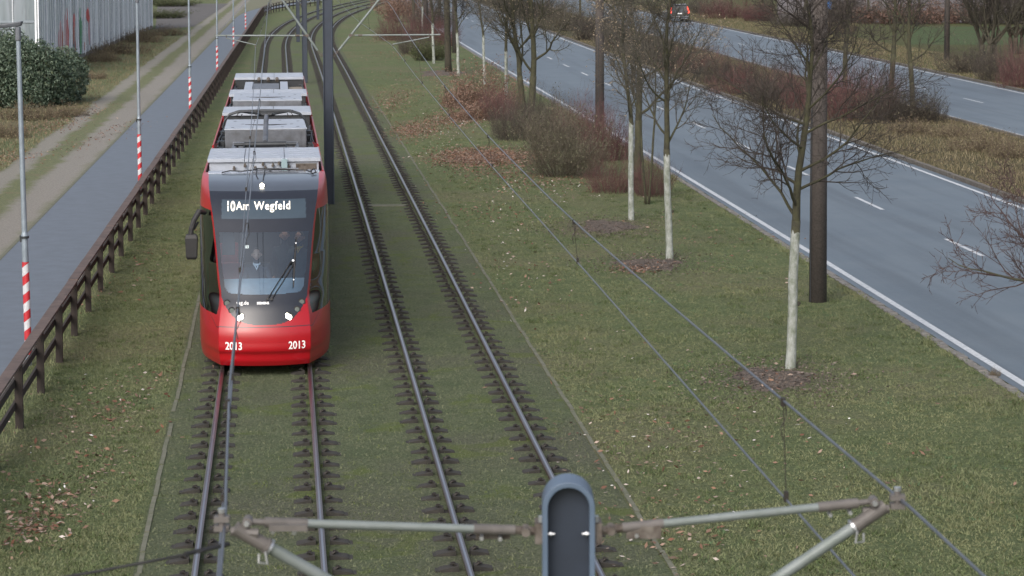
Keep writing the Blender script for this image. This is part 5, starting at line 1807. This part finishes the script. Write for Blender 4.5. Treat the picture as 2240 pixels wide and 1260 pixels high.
# right verge
x, y, rg = scatter(62000, 26, 130, tkr(3.22), off(nn, -.36), 1.15, 1)
keep = rg.uniform(0, 1, len(x)) < .35 + .9 * vnoise(x, y, 1.3, 3)
for (pu, pv, r1) in ((1690, 828, 1.0), (1420, 578, 1.1), (1330, 495, 1.1)):
    c = G(pu, pv); keep &= ((x - c[0]) ** 2 + ((y - c[1]) * .8) ** 2 > r1 ** 2) | (rg.uniform(0, 1, len(x)) < .1)
x, y = clumps(x[keep], y[keep], rg, 5, .04)
hs_ = .032 * (1 + (vnoise(x, y, .8, 5) > .72) * .7)
struct('verge_grass', npmesh('verge_grass', blades(x, y, rg, hs_ * .85, .0075, 1.3), 3), BLADES, kind='stuff')
x, y, rg = scatter(26000, 27, 110, lambda y: np.vectorize(fence_x)(y) - .0 + .02, tkr(-3.25), 1.15, 2)
keep = rg.uniform(0, 1, len(x)) < .35 + .9 * vnoise(x, y, 1.6, 4)
x, y = clumps(x[keep], y[keep], rg, 5, .04)
struct('fence_side_grass', npmesh('fence_side_grass', blades(x, y, rg, .028, .0075, 1.3), 3), BLADES, kind='stuff')
x, y, rg = scatter(120000, 25, 120, tkr(-3.1), tkr(3.05), 1.15, 3)
o_ = np.where(x > mid_x(y), np.abs(x - mid_x(y) - TO - np.interp(y, [28, 33, 56, 80, 100, 140], [-.16, -.14, -.06, 0, .04, .11])), np.abs(np.abs(x - mid_x(y)) - TO))
keep = (np.abs(o_ - .7525) > .11) & (rg.uniform(0, 1, len(x)) < .3 + .9 * vnoise(x, y, 2.2, 6))
keep &= (np.abs(o_ - .7525) > .30) | (rg.uniform(0, 1, len(x)) < .35)
struct('track_grass', npmesh('track_grass', blades(x[keep], y[keep], rg, 0.022, .0075, 1.3, z=.008), 3), MOSSB, kind='stuff')
x, y, rg = scatter(60000, 58, 200, off(nf, .52), off(fn, -.52), 1.0, 4)
hh = .12 * (.6 + 1.1 * vnoise(x, y, .7, 8))
struct('median_grass', npmesh('median_grass', blades(x, y, rg, hh, .012, .6), 3), STRAW, kind='stuff')
x, y, rg = scatter(30000, 110, 300, off(ff, .52), off(ff, 7), 1.0, 5)
struct('far_verge_grass', npmesh('far_verge_grass', blades(x, y, rg, .14, .02, .6), 3), STRAW, kind='stuff')
x, y, rg = scatter(30000, 60, 200, lin(-16.5, .0868), lin(-10.0, .0868), 1.0, 6)
struct('left_verge_grass', npmesh('left_verge_grass', blades(x, y, rg, .13 * (.5 + vnoise(x, y, .5, 9)), .014, .6), 3), STRAW, kind='stuff')
x, y, rg = scatter(9000, 27, 120, bend(-5.04), lambda y: np.vectorize(fence_x)(y) + .02, 1.1, 7)
struct('fence_strip_grass', npmesh('fence_strip_grass', blades(x, y, rg, .07, .008, .6), 3), BLADES, kind='stuff')


def leaves(name, spots, mat, size, seed, kind='stuff'):
    rg = np.random.default_rng(seed); C = []
    for (u, v, ru, rv, n) in spots:            # centre in the photo, half extents in metres
        c = G(u, v)
        C.append(np.stack([c[0] + rg.normal(0, .5, n) * ru, c[1] + rg.normal(0, .5, n) * rv, .03 + rg.uniform(0, .03, n)], 1))
    return struct(name, leafcloud(name, np.concatenate(C), size, rg, .75), mat, kind=kind)


leaves('fallen_leaves', [(975, 170, 4, 12, 1300), (1000, 262, 1.6, 5, 2600), (905, 285, 1.1, 5, 2200), (1040, 345, 1.5, 4, 6500), (1120, 345, 1.6, 4, 2600), (865, 225, 1, 10, 800), (1010, 200, 1.6, 7, 900), (870, 85, 3, 10, 2200), (1075, 380, 1.6, 3, 500), (1190, 400, 2, 3, 700), (880, 120, 3, 12, 900), (860, 215, 1.5, 14, 700), (1060, 470, 2, 4, 260),
                       (1385, 592, .6, .8, 200), (1690, 828, .9, 1.4, 70), (1420, 575, .9, 1.4, 60), (1150, 600, 1.4, 8, 130), (1380, 950, 1.4, 5, 130), (1500, 1100, 1.6, 4, 100), (1480, 1180, .8, 1.5, 60), (100, 1110, .7, 2, 200), (75, 1160, .5, 1.2, 160), (250, 860, 1.0, 2.5, 120), (200, 950, 1.2, 4, 140), (180, 1060, 1.0, 2.5, 110),
                       (300, 600, 1, 8, 130), (160, 250, 1.5, 6, 900), (100, 280, 1.2, 5, 900), (20, 345, 1.2, 3, 500), (220, 300, 1, 10, 300), (1700, 1000, 3, 6, 130), (1500, 520, 2.5, 10, 200)], LITTER, .045, 31)
leaves('pale_leaves', [(1390, 1000, 1.3, 6, 60), (1130, 560, 1.2, 12, 130), (1430, 1180, 1.0, 2, 40), (100, 1130, .7, 2.5, 45), (250, 900, 1.2, 6, 50), (970, 330, 1.4, 14, 220), (1500, 900, 2.5, 8, 60), (1180, 420, 2, 4, 180), (1000, 262, 1.6, 7, 200)], LITTERP, .036, 32)

chips = []
leaves('mulch_chips', [(1690, 832, 1.5, 2.2, 2600), (1420, 578, 1.5, 2.4, 2200), (1335, 497, 1.5, 3.0, 1800), (1270, 500, 1.2, 2.2, 500), (965, 160, 3, 6, 900), (1280, 512, 1.5, 2, 400)], leafmat('mulch_chip_tones', [(.05, .04, .035), (.09, .072, .06), (.14, .115, .10), (.07, .055, .045), (.20, .17, .15)]), .028, 33)
# darker tufts of longer grass and weeds breaking up the turf
def tufts(name, n, y0, y1, fa, fb, seed, mat, h=.07, k=26, r=.07):
    x, y, rg = scatter(n, y0, y1, fa, fb, 1.1, seed)
    keep = vnoise(x, y, .55, seed) > .45
    x, y = clumps(x[keep], y[keep], rg, k, r)
    struct(name, npmesh(name, blades(x, y, rg, h, .0075, 1.1), 3), mat, kind='stuff')


WEEDB = leafmat('weed_blades', [(.05, .075, .028), (.07, .10, .036), (.095, .12, .05), (.06, .065, .035)])
WEEDG = leafmat('rosette_leaves', [(.06, .11, .05), (.08, .14, .07), (.10, .13, .06)])
tufts('verge_tufts', 1500, 27, 110, tkr(3.3), off(nn, -.4), 41, WEEDB, .055)
tufts('verge_rosettes', 500, 27, 80, tkr(3.3), off(nn, -.5), 42, WEEDG, .04, 14, .05)
tufts('fence_side_tufts', 700, 27, 90, lambda y: np.vectorize(fence_x)(y) + .03, tkr(-3.3), 43, WEEDB, .05)
tufts('track_tufts', 600, 27, 90, tkr(-2.9), tkr(2.9), 44, leafmat('moss_tufts', [(.055, .07, .035), (.09, .125, .03), (.12, .15, .035)]), .028, 22, .07)
tufts('kerb_tufts', 500, 30, 120, off(nn, -.62), off(nn, -.36), 45, BLADES, .08, 18, .06)
# low turf tufts of weeds along the near kerb
shrub('weeds', 2176, 824, .22, .16, 'small dry weed growing from the kerb stones at the right', None)
# far fields
struct('green_field', MB().add([(*G(1990, 98)[:2], .012), (*G(2300, 98)[:2], .012), (*G(2300, 58)[:2], .012), (*G(1990, 58)[:2], .012)], [(0, 1, 2, 3)]), FIELDG)
struct('ploughed_field', MB().add([(*G(1700, 50)[:2], .012), (*G(2400, 50)[:2], .012), (*G(2400, -40)[:2], .012), (*G(1700, -40)[:2], .012)], [(0, 1, 2, 3)]), M('bare_soil', (.13, .11, .11), .95, c2=(.09, .08, .075), vs=.3))
struct('gravel_yard', MB().add([(*G(340, 66)[:2], .012), (*G(425, 58)[:2], .012), (*G(500, 8)[:2], .012), (*G(345, 8)[:2], .012)], [(0, 1, 2, 3)]), M('grey_field', (.095, .09, .09), .95, c2=(.065, .06, .055), vs=.8))
